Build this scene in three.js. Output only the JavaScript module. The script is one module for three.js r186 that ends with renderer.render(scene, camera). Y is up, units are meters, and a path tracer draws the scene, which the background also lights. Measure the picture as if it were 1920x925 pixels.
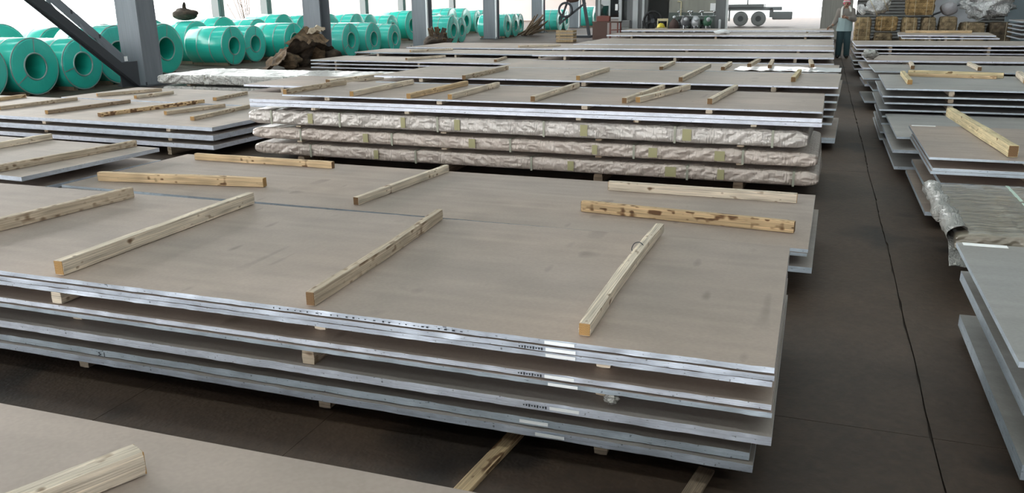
import * as THREE from 'three';
import { mergeGeometries, mergeVertices, toCreasedNormals } from 'three/addons/utils/BufferGeometryUtils.js';
import { RoundedBoxGeometry } from 'three/addons/geometries/RoundedBoxGeometry.js';
import { MarchingCubes } from 'three/addons/objects/MarchingCubes.js';
import { ImprovedNoise } from 'three/addons/math/ImprovedNoise.js';

// ---------------------------------------------------------------- camera, sky, exposure
const scene = new THREE.Scene();
const camera = new THREE.PerspectiveCamera(32.85, 1920 / 925, 0.05, 400);
camera.rotation.order = 'YXZ';
camera.position.set(0, 1.72, 0);
camera.rotation.set(-0.28842, 0.34828, -0.01218);
scene.add(camera);
scene.background = new THREE.Color().setRGB(0.98, 1.0, 1.0);     // bright overcast sky
scene.backgroundIntensity = 9;
// low sun behind thin cloud, reaching in under the added upper wall of the open side
const sun = new THREE.DirectionalLight(new THREE.Color().setRGB(1, 0.98, 0.94), 5);
sun.position.set(-60, 15.5, -32); sun.target.position.set(0, 0, -12); scene.add(sun, sun.target);
sun.castShadow = true; sun.shadow.radius = 22; sun.shadow.mapSize.set(2048, 2048);
Object.assign(sun.shadow.camera, { left: -50, right: 50, top: 30, bottom: -30, near: 1, far: 160 });
const renderer = new THREE.WebGLRenderer();
renderer.toneMapping = THREE.LinearToneMapping;
renderer.toneMappingExposure = 0.65;
renderer.shadowMap.enabled = true;

// ---------------------------------------------------------------- helpers
let seed = 7;
const rnd = () => { seed |= 0; seed = seed + 0x6D2B79F5 | 0; let t = Math.imul(seed ^ seed >>> 15, 1 | seed); t = t + Math.imul(t ^ t >>> 7, 61 | t) ^ t; return ((t ^ t >>> 14) >>> 0) / 4294967296; };
const rr = (a, b) => a + (b - a) * rnd();
const IN = new ImprovedNoise();
const nz = (x, y, z = 0.37) => IN.noise(x, y, z);
const clamp = (x, a, b) => Math.min(b, Math.max(a, x));
const lin = (r, g, b) => new THREE.Color().setRGB(r, g, b);
const taken = {};
const numbered = (n) => { const k = taken[n] = (taken[n] ?? -1) + 1; return k ? n + '_' + String(k).padStart(3, '0') : n; };
const shade = (o) => o.traverse((c) => { if (c.isMesh) { c.castShadow = true; c.receiveShadow = true; } });
function tag(o, label, category, group, kind) { Object.assign(o.userData, { label, category }); if (group) o.userData.group = group; if (kind) o.userData.kind = kind; return o; }
function group(name, pos = [0, 0, 0], turn = 0) { const g = new THREE.Group(); g.name = numbered(name); g.position.set(...pos); g.rotation.y = turn; scene.add(g); return g; }
function mesh(name, geo, mat, parent) { const m = new THREE.Mesh(geo, mat); m.name = parent ? name : numbered(name); m.castShadow = m.receiveShadow = true; (parent ?? scene).add(m); return m; }
function struct(name, geo, mat, label) { const m = mesh(name, geo, mat); m.userData.kind = 'structure'; if (label) m.userData.label = label; return m; }
const box = (w, h, d, x = 0, y = 0, z = 0) => new THREE.BoxGeometry(w, h, d).translate(x, y, z);
const merge = (a) => mergeGeometries(a.map((g) => { const q = g.index ? g.toNonIndexed() : g; for (const k of Object.keys(q.attributes)) if (!['position', 'normal', 'uv'].includes(k)) q.deleteAttribute(k); return q; }));
const ORD = ['topmost', 'second', 'third', 'fourth', 'fifth', 'sixth', 'seventh', 'eighth', 'ninth', 'tenth', 'eleventh', 'twelfth', 'thirteenth', 'fourteenth', 'fifteenth', 'sixteenth'];
const ORD1 = ['first', ...ORD.slice(1)];
// a bar of square section between two points
function bar(a, b, w, h) {
  const p = new THREE.Vector3(...a), q = new THREE.Vector3(...b), L = p.distanceTo(q);
  const g = new THREE.BoxGeometry(w, h, L), m = new THREE.Matrix4().lookAt(p, q, new THREE.Vector3(0, 1, 0.001));
  m.setPosition(p.add(q).multiplyScalar(0.5)); return g.applyMatrix4(m);
}
function rod(a, b, r0, r1 = r0, seg = 8) {
  const p = new THREE.Vector3(...a), q = new THREE.Vector3(...b), L = p.distanceTo(q);
  const g = new THREE.CylinderGeometry(r1, r0, L, seg), d = q.clone().sub(p).normalize();
  g.applyQuaternion(new THREE.Quaternion().setFromUnitVectors(new THREE.Vector3(0, 1, 0), d)); g.translate((p.x + q.x) / 2, (p.y + q.y) / 2, (p.z + q.z) / 2); return g;
}
// uv in metres from position, by the way each face points (non-indexed or box geometry)
function metreUV(g) {
  const p = g.attributes.position, n = g.attributes.normal, uv = new Float32Array(p.count * 2);
  for (let i = 0; i < p.count; i++) {
    const ax = Math.abs(n.getX(i)), ay = Math.abs(n.getY(i)), az = Math.abs(n.getZ(i));
    if (ay >= ax && ay >= az) { uv[2 * i] = p.getX(i); uv[2 * i + 1] = p.getZ(i); }
    else if (az >= ax) { uv[2 * i] = p.getX(i); uv[2 * i + 1] = p.getY(i); }
    else { uv[2 * i] = p.getZ(i); uv[2 * i + 1] = p.getY(i); }
  }
  g.setAttribute('uv', new THREE.BufferAttribute(uv, 2)); return g;
}
// ---------------------------------------------------------------- textures (surface matter only)
function lattice(n, s) { const r = new Float32Array(n * n); let q = s; for (let i = 0; i < n * n; i++) { q = (q * 1664525 + 1013904223) >>> 0; r[i] = q / 4294967296; } return r; }
function tileNoise(nx, ny, s) {                                     // tileable value noise, nx by ny cells on the unit square
  const t = lattice(Math.max(nx, ny), s), M = Math.max(nx, ny);
  return (u, v) => {
    const x = u * nx, y = v * ny, x0 = Math.floor(x), y0 = Math.floor(y); let fx = x - x0, fy = y - y0; fx = fx * fx * (3 - 2 * fx); fy = fy * fy * (3 - 2 * fy);
    const g = (i, j) => t[((j % ny + ny) % ny) * M + ((i % nx + nx) % nx)];
    return (g(x0, y0) * (1 - fx) + g(x0 + 1, y0) * fx) * (1 - fy) + (g(x0, y0 + 1) * (1 - fx) + g(x0 + 1, y0 + 1) * fx) * fy;
  };
}
function tex(w, h, fn, srgb, rep = [1, 1]) {
  const d = new Uint8Array(w * h * 4);
  for (let j = 0; j < h; j++) for (let i = 0; i < w; i++) { const c = fn(i / w, j / h); for (let k = 0; k < 3; k++) d[4 * (j * w + i) + k] = clamp(Math.round((c.length ? c[k] : c) * 255), 0, 255); d[4 * (j * w + i) + 3] = 255; }
  const t = new THREE.DataTexture(d, w, h); t.wrapS = t.wrapT = THREE.RepeatWrapping; t.magFilter = THREE.LinearFilter; t.minFilter = THREE.LinearMipmapLinearFilter; t.generateMipmaps = true;
  if (srgb) t.colorSpace = THREE.SRGBColorSpace; t.repeat.set(...rep); t.needsUpdate = true; return t;
}
const a1 = tileNoise(4, 4, 1), a2 = tileNoise(16, 16, 2), a3 = tileNoise(128, 128, 3), a4 = tileNoise(6, 48, 4), a5 = tileNoise(40, 7, 5), a6 = tileNoise(256, 256, 6);
// rolled steel: faint cloudy stains, rolling streaks along x, smudges
const plateTex = (s) => tex(1024, 1024, (u, v) => {
  const b = 0.86 + 0.07 * (a1(u + s, v) - 0.5) + 0.06 * (a4(u, v + s) - 0.5) + 0.05 * (a2(u + s, v) - 0.5) + 0.035 * (a6(u, v) - 0.5);
  const sm = Math.max(0, a2(u * 1 + 0.3 * s, v) * a4(v, u + s) - 0.62) * 0.5;
  const w = a1(v + s, u) - 0.5;
  return [b - sm + 0.018 * w, b - sm, b - sm - 0.02 * w];
}, true, [0.42, 0.42]);
const plateBump = tex(512, 512, (u, v) => 0.5 + 0.3 * (a2(u, v) - 0.5) + 0.3 * (a3(u, v) - 0.5), false, [0.8, 0.8]);
const edgeTex = tex(1024, 128, (u, v) => {
  const b = 0.93 + 0.1 * (a4(u * 1, v) - 0.5) + 0.08 * (a3(u, v) - 0.5) + 0.08 * (a5(u, v) - 0.5);
  const nick = a3(u, v * 0.2) > 0.93 ? 0.3 : 0; return [b - nick - 0.01, b - nick, b - nick + 0.015];
}, true, [0.6, 6]);
function grainTex(kind) {
  const g1 = tileNoise(4, 60, 11 + kind), g2 = tileNoise(14, 160, 21 + kind), g3 = tileNoise(10, 6, 31 + kind), g4 = tileNoise(40, 12, 41 + kind);
  return tex(512, 256, (u, v) => {
    const wob = 0.02 * g3(u, v), gr = g1(u, v + wob), f = g2(u, v + wob), st = g3(u, v), sp = g4(u, v);
    let k = 0.8 + 0.22 * (gr - 0.5) + 0.14 * (f - 0.5) + 0.16 * (st - 0.5);
    let r = k, g = k * 0.955, b = k * 0.895;
    const dirt = kind === 1 ? clamp((st * sp - 0.36) * 2.2, 0, 0.7) : kind === 2 ? clamp((sp * 0.7 + st * 0.5 - 0.66) * 5, 0, 1) : clamp((st * sp - 0.5) * 3, 0, 1);
    r *= 1 - 0.5 * dirt; g *= 1 - 0.58 * dirt; b *= 1 - 0.65 * dirt;
    return [r, g, b];
  }, true, [0.8, 5]);
}
const grainBump = tex(256, 256, (u, v) => 0.5 + 0.5 * (a4(u, v) - 0.5) + 0.3 * (a3(u, v) - 0.5), false, [1, 5]);
const floorTex = tex(1024, 1024, (u, v) => {
  const b = 0.8 + 0.16 * (a1(u, v) - 0.5) + 0.12 * (a2(u, v) - 0.5) + 0.1 * (a3(u, v) - 0.5) + 0.06 * (a6(u, v) - 0.5);
  const st = clamp((a2(v, u) * a1(u, v + 0.4) - 0.42) * 2, 0, 0.35), w = a1(v, u + 0.2) - 0.5; return [b - st + 0.04 * w, b - st, b - st - 0.05 * w];
}, true, [0.25, 0.25]);
const floorBump = tex(512, 512, (u, v) => a3(u, v) * 0.5 + a6(u, v) * 0.5, false, [0.5, 0.5]);
const filmBump = tex(512, 512, (u, v) => { const a = Math.abs(a2(u, v) - 0.5) * 2, b = Math.abs(a5(u, v) - 0.5) * 2, c = Math.abs(a3(u, v) - 0.5); return 0.5 * (1 - a) + 0.4 * (1 - b) + 0.15 * c; }, false, [1.2, 2]);
const streakBump = tex(512, 512, (u, v) => 0.7 * a4(u, v) + 0.3 * a3(u * 0.25, v), false, [0.5, 0.6]);
const juteTex = tex(512, 512, (u, v) => { const b = 0.74 + 0.22 * (a4(u, v) - 0.5) + 0.34 * (a2(u, v) - 0.5) + 0.24 * (a3(u, v) - 0.5); return [b, b * 0.96, b * 0.9]; }, true, [0.7, 0.7]);
const concTex = tex(512, 512, (u, v) => 0.86 + 0.12 * (a1(u, v) - 0.5) + 0.1 * (a2(u, v) - 0.5) + 0.06 * (a3(u, v) - 0.5), true, [0.2, 0.2]);

// ---------------------------------------------------------------- materials
const std = (color, roughness, o = {}) => new THREE.MeshStandardMaterial({ color, roughness, ...o });
const phy = (color, roughness, o = {}) => new THREE.MeshPhysicalMaterial({ color, roughness, ...o });
const pT = [plateTex(0), plateTex(0.37)];
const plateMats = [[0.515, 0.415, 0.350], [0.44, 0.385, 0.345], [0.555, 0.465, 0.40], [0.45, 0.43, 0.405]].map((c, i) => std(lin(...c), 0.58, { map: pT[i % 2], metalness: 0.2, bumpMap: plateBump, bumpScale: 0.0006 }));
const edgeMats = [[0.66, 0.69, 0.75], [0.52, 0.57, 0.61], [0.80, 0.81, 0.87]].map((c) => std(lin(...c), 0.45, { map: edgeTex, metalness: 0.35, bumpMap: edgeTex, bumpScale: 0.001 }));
const woodT = [grainTex(0), grainTex(1), grainTex(2)];
const wood = (c, k) => std(lin(...c), 0.8, { map: woodT[k], bumpMap: grainBump, bumpScale: 0.002 });
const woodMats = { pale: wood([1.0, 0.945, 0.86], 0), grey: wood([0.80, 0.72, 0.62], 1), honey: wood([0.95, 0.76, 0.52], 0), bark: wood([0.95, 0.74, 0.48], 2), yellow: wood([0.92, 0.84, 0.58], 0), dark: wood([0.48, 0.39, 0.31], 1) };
const M = {
  endGrain: std(lin(0.62, 0.40, 0.17), 0.85, { map: woodT[1] }),
  endDark: std(lin(0.30, 0.19, 0.10), 0.9, { map: woodT[1] }),
  slab: std(lin(0.108, 0.067, 0.043), 0.66, { map: floorTex, bumpMap: floorBump, bumpScale: 0.002 }),
  joint: std(lin(0.045, 0.033, 0.025), 0.95),
  steelPaint: std(lin(0.31, 0.335, 0.38), 0.55, { map: concTex }),
  steelDark: std(lin(0.055, 0.06, 0.07), 0.6),
  postPaint: std(lin(0.36, 0.37, 0.37), 0.7),
  film: phy(lin(0.54, 0.49, 0.45), 0.3, { clearcoat: 0.6, clearcoatRoughness: 0.2, bumpMap: filmBump, bumpScale: 0.016, metalness: 0.25 }),
  filmB: phy(lin(0.50, 0.42, 0.365), 0.34, { clearcoat: 0.5, clearcoatRoughness: 0.22, bumpMap: filmBump, bumpScale: 0.015, metalness: 0.2 }),
  filmSilver: phy(lin(0.44, 0.43, 0.40), 0.35, { clearcoat: 0.4, clearcoatRoughness: 0.2, bumpMap: filmBump, bumpScale: 0.03, metalness: 0.3 }),
  filmBrown: phy(lin(0.27, 0.235, 0.18), 0.28, { clearcoat: 0.7, clearcoatRoughness: 0.15, bumpMap: streakBump, bumpScale: 0.03, metalness: 0.15 }),
  tape: std(lin(0.36, 0.33, 0.17), 0.5),
  strapGreen: std(lin(0.34, 0.34, 0.27), 0.45, { metalness: 0.2 }),
  strapMint: std(lin(0.52, 0.66, 0.56), 0.4),
  whitePlastic: phy(lin(0.82, 0.84, 0.86), 0.3, { clearcoat: 0.3 }),
  sticker: std(lin(0.95, 0.95, 0.95), 0.6),
  ink: std(lin(0.03, 0.035, 0.045), 0.8),
  coil: phy(lin(0.035, 0.62, 0.50), 0.28, { clearcoat: 0.7, clearcoatRoughness: 0.15, bumpMap: filmBump, bumpScale: 0.004 }),
  coilPale: phy(lin(0.07, 0.66, 0.55), 0.25, { clearcoat: 0.8, clearcoatRoughness: 0.12, bumpMap: filmBump, bumpScale: 0.006 }),
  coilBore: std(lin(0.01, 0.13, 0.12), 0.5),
  coilRing: std(lin(0.36, 0.50, 0.47), 0.3, { metalness: 0.4 }),
  conc: std(lin(0.46, 0.44, 0.40), 0.85, { map: concTex }),
  paleConc: std(lin(0.60, 0.60, 0.58), 0.9, { map: concTex }),
  wallCream: std(lin(0.50, 0.49, 0.43), 0.85, { map: concTex }),
  wallDado: std(lin(0.20, 0.235, 0.215), 0.8, { map: concTex }),
  wallGrey: std(lin(0.30, 0.305, 0.31), 0.8, { map: concTex }),
  shutter: std(lin(0.20, 0.195, 0.19), 0.5, { metalness: 0.3 }),
  roof: std(lin(0.34, 0.36, 0.38), 0.7),
  pane: phy(lin(0.92, 0.97, 0.97), 0, { transmission: 1, thickness: 0, ior: 1.45 }),
  frame: std(lin(0.52, 0.54, 0.55), 0.5),
  darkIn: std(lin(0.32, 0.32, 0.31), 0.85),
  jute: std(lin(0.62, 0.48, 0.30), 0.95, { map: juteTex, bumpMap: juteTex, bumpScale: 0.02 }),
  jute2: std(lin(0.46, 0.37, 0.255), 0.95, { map: juteTex, bumpMap: juteTex, bumpScale: 0.02 }),
  jute3: std(lin(0.66, 0.47, 0.24), 0.95, { map: juteTex, bumpMap: juteTex, bumpScale: 0.02 }),
  whiteSack: phy(lin(0.93, 0.93, 0.93), 0.5, { bumpMap: filmBump, bumpScale: 0.05 }),
  greySack: std(lin(0.42, 0.40, 0.42), 0.6, { bumpMap: filmBump, bumpScale: 0.01 }),
  twine: std(lin(0.60, 0.52, 0.36), 0.9),
  card: std(lin(0.26, 0.185, 0.125), 0.9, { map: juteTex }),
  cardDark: std(lin(0.10, 0.075, 0.06), 0.9, { map: juteTex }),
  redPaint: std(lin(0.22, 0.075, 0.06), 0.6),
  redBrown: std(lin(0.13, 0.075, 0.06), 0.7),
  black: std(lin(0.02, 0.02, 0.022), 0.6),
  rubber: std(lin(0.06, 0.06, 0.062), 0.85),
  tyreHazed: std(lin(0.50, 0.51, 0.51), 0.9),  // tyre rubber paled: doorway glare and haze painted into the colour
  truck: std(lin(0.46, 0.48, 0.49), 0.6),  // body grey lightened too, the outdoor haze is put into the paint
  hub: std(lin(0.22, 0.23, 0.24), 0.5),
  chrome: std(lin(0.7, 0.7, 0.72), 0.2, { metalness: 0.9 }),
  bikeGreen: std(lin(0.05, 0.13, 0.08), 0.4), bikeGrey: std(lin(0.12, 0.12, 0.13), 0.45), bikeSilver: std(lin(0.55, 0.56, 0.58), 0.35, { metalness: 0.4 }),
  yellow: std(lin(0.75, 0.62, 0.06), 0.4), cream: std(lin(0.62, 0.55, 0.36), 0.6),
  pinkWall: std(lin(0.74, 0.62, 0.58), 0.9),
  skin: std(lin(0.30, 0.17, 0.115), 0.6), shirt: std(lin(0.22, 0.195, 0.175), 0.9), apron: std(lin(0.30, 0.39, 0.40), 0.85), trousers: std(lin(0.045, 0.085, 0.098), 0.9),
  scarfPink: std(lin(0.62, 0.13, 0.20), 0.85), scarfWhite: std(lin(0.70, 0.62, 0.62), 0.9), towel: std(lin(0.70, 0.68, 0.64), 0.95), shoe: std(lin(0.02, 0.02, 0.022), 0.7),
  twig: std(lin(0.10, 0.08, 0.06), 0.9), leaf: std(lin(0.2, 0.28, 0.12), 0.8),
};

// ================================================================ THE HALL
// floor: slabs parted by joints; the joint along the aisle is wide and ragged
{
  const fl = group('floor'); fl.userData = { kind: 'structure', label: 'brown concrete hall floor with dark joints between slabs' };
  mesh('joint_filler', box(60, 0.1, 100, -6, -0.064, -22), M.joint, fl);
  const xs = [-36, -24, -16, -8, -2.81, -1.86, 0.56, 6, 12.2, 24], zs = [16, 8, 2.4, -3.4, -9, -15, -21, -27, -33, -39, -52, -72];
  for (let i = 0; i < xs.length - 1; i++) for (let j = 0; j < zs.length - 1; j++) {
    const gl = xs[i] === 0.56 ? 0.003 : 0.0015, gr = xs[i + 1] === 0.56 ? 0.003 : 0.0015;
    const x0 = xs[i] + gl, x1 = xs[i + 1] - gr, z0 = zs[j + 1] + 0.002, z1 = zs[j] - 0.002;
    const ragged = (xs[i] === 0.56 || xs[i + 1] === 0.56) && z1 < 3, g = new THREE.BoxGeometry(x1 - x0, 0.1, z1 - z0, 1, 1, ragged ? 90 : 1);
    const p = g.attributes.position;
    for (let k = 0; k < p.count; k++) {
      const x = p.getX(k) + (x0 + x1) / 2, z = p.getZ(k) + (z0 + z1) / 2;
      if (ragged && Math.abs(x - 0.56) < 0.05) p.setX(k, p.getX(k) + (x < 0.56 ? -1 : 1) * Math.max(0, 0.012 * nz(z * 5, 3 + (x < 0.56 ? 0 : 9)) + 0.008 * nz(z * 19, 1)) + 0.012 * nz(z * 0.9, 5));
    }
    g.translate((x0 + x1) / 2, -0.05 + (xs[i] === -1.86 ? 0.001 : 0), (z0 + z1) / 2); g.computeVertexNormals();
    mesh('slab', metreUV(g), M.slab, fl);
  }
  struct('ground', box(160, 0.1, 160, -60, -0.16, -60), M.paleConc, 'pale sunlit concrete yard outside the hall');
  struct('yard_apron', box(34, 0.06, 46, -9, -0.03, -95.05), M.paleConc, 'pale concrete yard beyond the hall doorway');
  struct('yard_side', box(30, 0.06, 96, -51.05, -0.03, -36), M.paleConc, 'pale concrete yard along the open side of the hall');
}
// roof in sheets with glazed strips between them
{
  const ro = group('ceiling'); ro.userData = { kind: 'structure', label: 'grey sheet roof with glazed strips' };
  for (let k = 0; k < 12; k++) {
    const z0 = 12 - k * 6.4;
    mesh('roof_sheet', box(37, 0.12, 5.4, -6, 9.2, z0 - 2.7), M.roof, ro);
    if (k < 11) mesh('skylight_pane', box(37, 0.02, 1.0, -6, 9.2, z0 - 5.9), M.pane, ro);
  }
  struct('wall_upper_added', box(0.2, 3.9, 76, -21.1, 7.2, -26), M.wallGrey);  // unseen cladding, added to cut daylight from the open side
  struct('wall_side', box(0.3, 9.2, 76, 12.5, 4.55, -26), M.wallGrey);
  for (const [w, x, h, y] of [[3, -23, 9.2, 4.55], [3, 11.1, 9.2, 4.55], [31.2, -5.9, 3.4, 7.5]]) struct('wall_front', box(w, h, 0.3, x, y, 12.2), M.wallGrey);
}
// hall columns (rolled H sections) along the coil bay
const columnZ = [-7.7, -14.7, -21.7, -28.7, -35.7, -42.4, -49.4];
columnZ.forEach((z, i) => {
  const g = group('hall_column', [-13.8, 0, z]);
  for (const s of [-1, 1]) mesh('flange', box(0.56, 9.1, 0.035, 0, 4.57, s * 0.25), M.steelPaint, g);
  mesh('web', box(0.03, 9.1, 0.464, 0, 4.57, 0), M.steelPaint, g);
  if (i < 2) mesh('side_plate', box(0.02, 9.1, 0.464, 0.26, 4.57, 0), M.steelPaint, g);
  if (i > 2) mesh('white_pipe', rod([0.33, 0.02, 0.28], [0.33, 9.1, 0.28], 0.045, 0.045, 12), M.whitePlastic, g);
  mesh('base_plate', box(0.8, 0.03, 0.75, 0, 0.016, 0), M.steelDark, g);
  for (const [bx, bz] of [[-0.34, 0.32], [0.34, 0.32], [-0.34, -0.32], [0.34, -0.32]]) mesh('anchor_bolt', rod([bx, 0.03, bz], [bx, 0.1, bz], 0.018), M.steelDark, g);
  tag(g, i === 0 ? 'grey steel column just outside the view that carries the lattice brace' : `${['', 'nearest and widest', 'second nearest', 'third nearest', 'fourth nearest', 'fifth nearest', 'farthest'][i]} grey steel hall column beside the green coils`, 'column', 'steel columns along the coils');
});
// lattice brace rising from the foot of the nearest column in view
{
  const g = group('lattice_brace', [-13.8, 0, -14.65]);
  const P = (t, up, dx) => [dx, 0.14 + t * 4.6 + up, 0.52 + t * 6.05];
  for (const dx of [0.3]) {
    mesh('lower_chord', merge([bar(P(0, 0, dx), P(1, 0, dx), 0.03, 0.26), bar([dx + 0.06, 0.03, 0.52], [dx + 0.06, 4.63, 6.57], 0.12, 0.025)]), M.steelDark, g);
    mesh('upper_chord', merge([bar(P(0, 0.40, dx - 0.2), P(0.94, 0.66, dx - 0.2), 0.03, 0.17)]), M.steelPaint, g);
  }
  for (let k = 0; k < 9; k++) {
    const t = 0.06 + k * 0.1;
    mesh('lacing_bar', bar(P(t, 0.1, 0.26), P(t + (k % 2 ? 0.015 : 0.06), 0.36 + 0.26 * t, 0.12), 0.05, 0.03), M.steelPaint, g);
  }
  for (let k = 1; k < 7; k++) mesh('bolt', rod([0.1, P(k * 0.1, 0.42 + 0.026 * k)[1], P(k * 0.1, 0)[2]], [0.1, P(k * 0.1, 0.5 + 0.026 * k)[1], P(k * 0.1, 0)[2]], 0.03), M.steelDark, g);
  mesh('gusset_plate', box(0.025, 0.5, 0.5, 0.29, 0.3, 0.66), M.steelDark, g);
  mesh('paper_tag', box(0.004, 0.1, 0.09, 0.34, 0.62, 0.75), M.sticker, g);
  tag(g, 'dark steel lattice brace slanting down to the foot of the nearest column', 'brace');
}
// outer posts on the open side
[-25.2, -28.0, -35.5, -39.3, -45.6].forEach((z, i) => {
  const g = group('outer_post', [-20.6, 0, z * 1.03]);
  mesh('shaft', merge([box(0.3, 9.1, 0.02, 0, 4.57, 0.15), box(0.3, 9.1, 0.02, 0, 4.57, -0.15), box(0.02, 9.1, 0.28, 0, 4.57, 0)]), M.postPaint, g);
  mesh('base_plate', box(0.4, 0.03, 0.4, 0, 0.015, 0), M.postPaint, g);
  tag(g, `${ORD1[i]} thin pale grey post from the near end of the open side`, 'post', 'posts on the open side');
});
// far end: office front, pier and wall, doorway to the yard, shutter
{
  const Z = -37;
  const ow = struct('wall_office', merge([box(0.9, 9, 0.2, -7.55, 4.5, Z), box(5.7, 6.4, 0.2, -6.5, 6, Z), box(0.2, 9, 14, -9.35, 4.5, Z - 7.1)]), M.wallGrey);
  const win = struct('window_1', merge([box(0.09, 1.7, 0.12, -9.24, 1.65, Z + 0.02), box(0.06, 1.7, 0.1, -8.78, 1.65, Z + 0.02), box(0.12, 2.8, 0.14, -8.3, 1.4, Z + 0.02), box(1.0, 0.07, 0.12, -8.8, 0.85, Z + 0.02), box(1.0, 0.07, 0.12, -8.8, 2.5, Z + 0.02)]), M.frame);
  for (const x of [-9.0, -8.55]) mesh('pane', box(0.4, 1.6, 0.012, x, 1.68, Z), M.pane, win);
  mesh('notice', box(0.12, 0.26, 0.006, -8.47, 1.3, Z + 0.06), M.sticker, win);
  struct('wall_panel', box(0.96, 0.8, 0.12, -8.82, 0.4, Z), std(lin(0.46, 0.40, 0.38), 0.8));
  struct('wall_inner', merge([box(3.2, 3, 0.1, -7.7, 1.5, Z - 4), box(0.1, 3, 4, -6.15, 1.5, Z - 2.1)]), M.darkIn);
  struct('ceiling_office', box(3.3, 0.1, 4.2, -7.7, 2.85, Z - 2), M.darkIn);
  const door = struct('door_1', box(0.5, 2.3, 0.06, -8.02, 1.15, Z - 0.6), std(lin(0.12, 0.12, 0.12), 0.7));
  mesh('door_handle', rod([-7.84, 1.05, Z - 0.55], [-7.84, 1.05, Z - 0.48], 0.02), M.chrome, door);
  struct('trim_1', merge([box(0.22, 3, 0.16, -7.62, 1.5, Z + 0.12), box(0.1, 3, 0.14, -7.28, 1.5, Z + 0.12)]), M.frame);
  // pier with cream plaster above a grey-green dado
  struct('wall_back', box(1.95, 7.9, 0.24, -5.22, 5.02, Z), M.wallCream, 'cream plaster wall above the dado');
  struct('baseboard_back', box(1.95, 1.06, 0.26, -5.22, 0.53, Z), M.wallDado, 'grey-green painted dado under the cream wall');
  struct('trim_2', merge([box(0.42, 9, 0.3, -4.05, 4.5, Z + 0.02)]), M.wallGrey, 'grey door pier');
  struct('trim_3', box(0.07, 9, 0.34, -3.8, 4.5, Z + 0.04), std(lin(0.75, 0.76, 0.76), 0.6), 'white door jamb');
  struct('wall_lintel', box(3.7, 3.4, 0.3, -1.9, 7.4, Z), M.wallGrey);
  struct('trim_4', merge([box(0.86, 9, 0.5, 0.32, 4.5, Z), box(0.3, 9, 0.3, 0.9, 4.5, Z + 0.15)]), M.conc, 'grey concrete pier beside the doorway');
  // ribbed shutter
  const sh = group('door_2', [0, 0, Z]); sh.userData = { kind: 'structure', label: 'grey ribbed roller shutter behind the bales' };
  mesh('backing', box(6.4, 5, 0.03, 4.4, 2.5, -0.02), M.shutter, sh);
  for (let k = 0; k < 42; k++) { const s = new THREE.CylinderGeometry(0.05, 0.05, 6.4, 8, 1, false).rotateZ(Math.PI / 2).scale(1, 1, 0.6).translate(4.4, 0.06 + k * 0.118, 0.01); mesh('slat', s, M.shutter, sh); }
  struct('wall_back', box(12, 4.2, 0.3, 6.4, 7.1, Z), M.wallGrey);
  struct('wall_back', box(4.8, 5, 0.3, 10, 2.5, Z), M.wallGrey);
  const pc = group('wall_conduit', [-5.68, 0, Z + 0.16]); mesh('pipe', merge([rod([0, 0.9, 0], [0, 1.5, 0], 0.025), rod([0, 1.5, 0], [-0.16, 1.52, 0], 0.025)]), M.cream, pc); mesh('clamp', box(0.1, 0.03, 0.05, 0, 1.2, -0.01), M.frame, pc);
  tag(pc, 'thin bent conduit on the cream wall above the motorbikes', 'pipe');
  const nb = group('notice_board', [-4.36, 1.28, Z + 0.15]); mesh('sheet', box(0.24, 0.3, 0.015), M.sticker, nb); mesh('clip', box(0.06, 0.02, 0.03, 0, 0.15, 0), M.frame, nb);
  tag(nb, 'white notice hung on the cream wall near the doorway', 'notice');
  const pw = struct('window_2', merge([box(0.9, 0.06, 0.1, 7.35, 1.95, Z + 0.17), box(0.06, 1.0, 0.1, 6.95, 1.5, Z + 0.17)]), M.frame); void pw;
}
struct('wall_boundary', box(46, 3.2, 0.3, -32, 1.6, -66), M.pinkWall, 'pale pink boundary wall outside the far end');

// ================================================================ STEEL PLATES
function plateGeo(L, t, W, s, fine) {
  const nx = fine ? 160 : 24, g = new THREE.BoxGeometry(L, t, W, nx, 1, 2), p = g.attributes.position;
  for (let i = 0; i < p.count; i++) {
    const x = p.getX(i), z = p.getZ(i), y = p.getY(i);
    const wave = 0.0012 * nz((x - L / 2) * 0.7, z * 0.6, 3.1), rag = (fine ? 0.004 : 0.002) * nz(x * 9, s * 5.3, y > 0 ? 1 : 4) + (fine ? 0.003 * nz(x * 31, s, y > 0 ? 2 : 7) : 0);
    p.setY(i, y + wave); if (Math.abs(z) > W / 2 - 0.01) p.setZ(i, z + rag * 1.2);
  }
  g.translate(-L / 2, t / 2, -W / 2); g.computeVertexNormals();
  // box faces are kept crisp by their own vertices; uv in metres
  const uv = g.attributes.uv, n = g.attributes.normal;
  for (let i = 0; i < p.count; i++) {
    const ay = Math.abs(n.getY(i)), ax = Math.abs(n.getX(i));
    if (ay > 0.7) uv.setXY(i, p.getX(i) + s * 1.7, p.getZ(i) + s * 0.63); else if (ax > 0.7) uv.setXY(i, p.getZ(i) + s, p.getY(i) + s * 0.3); else uv.setXY(i, p.getX(i) + s, p.getY(i) + s * 0.3);
  }
  return g;
}
let plateCount = 0;
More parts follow.
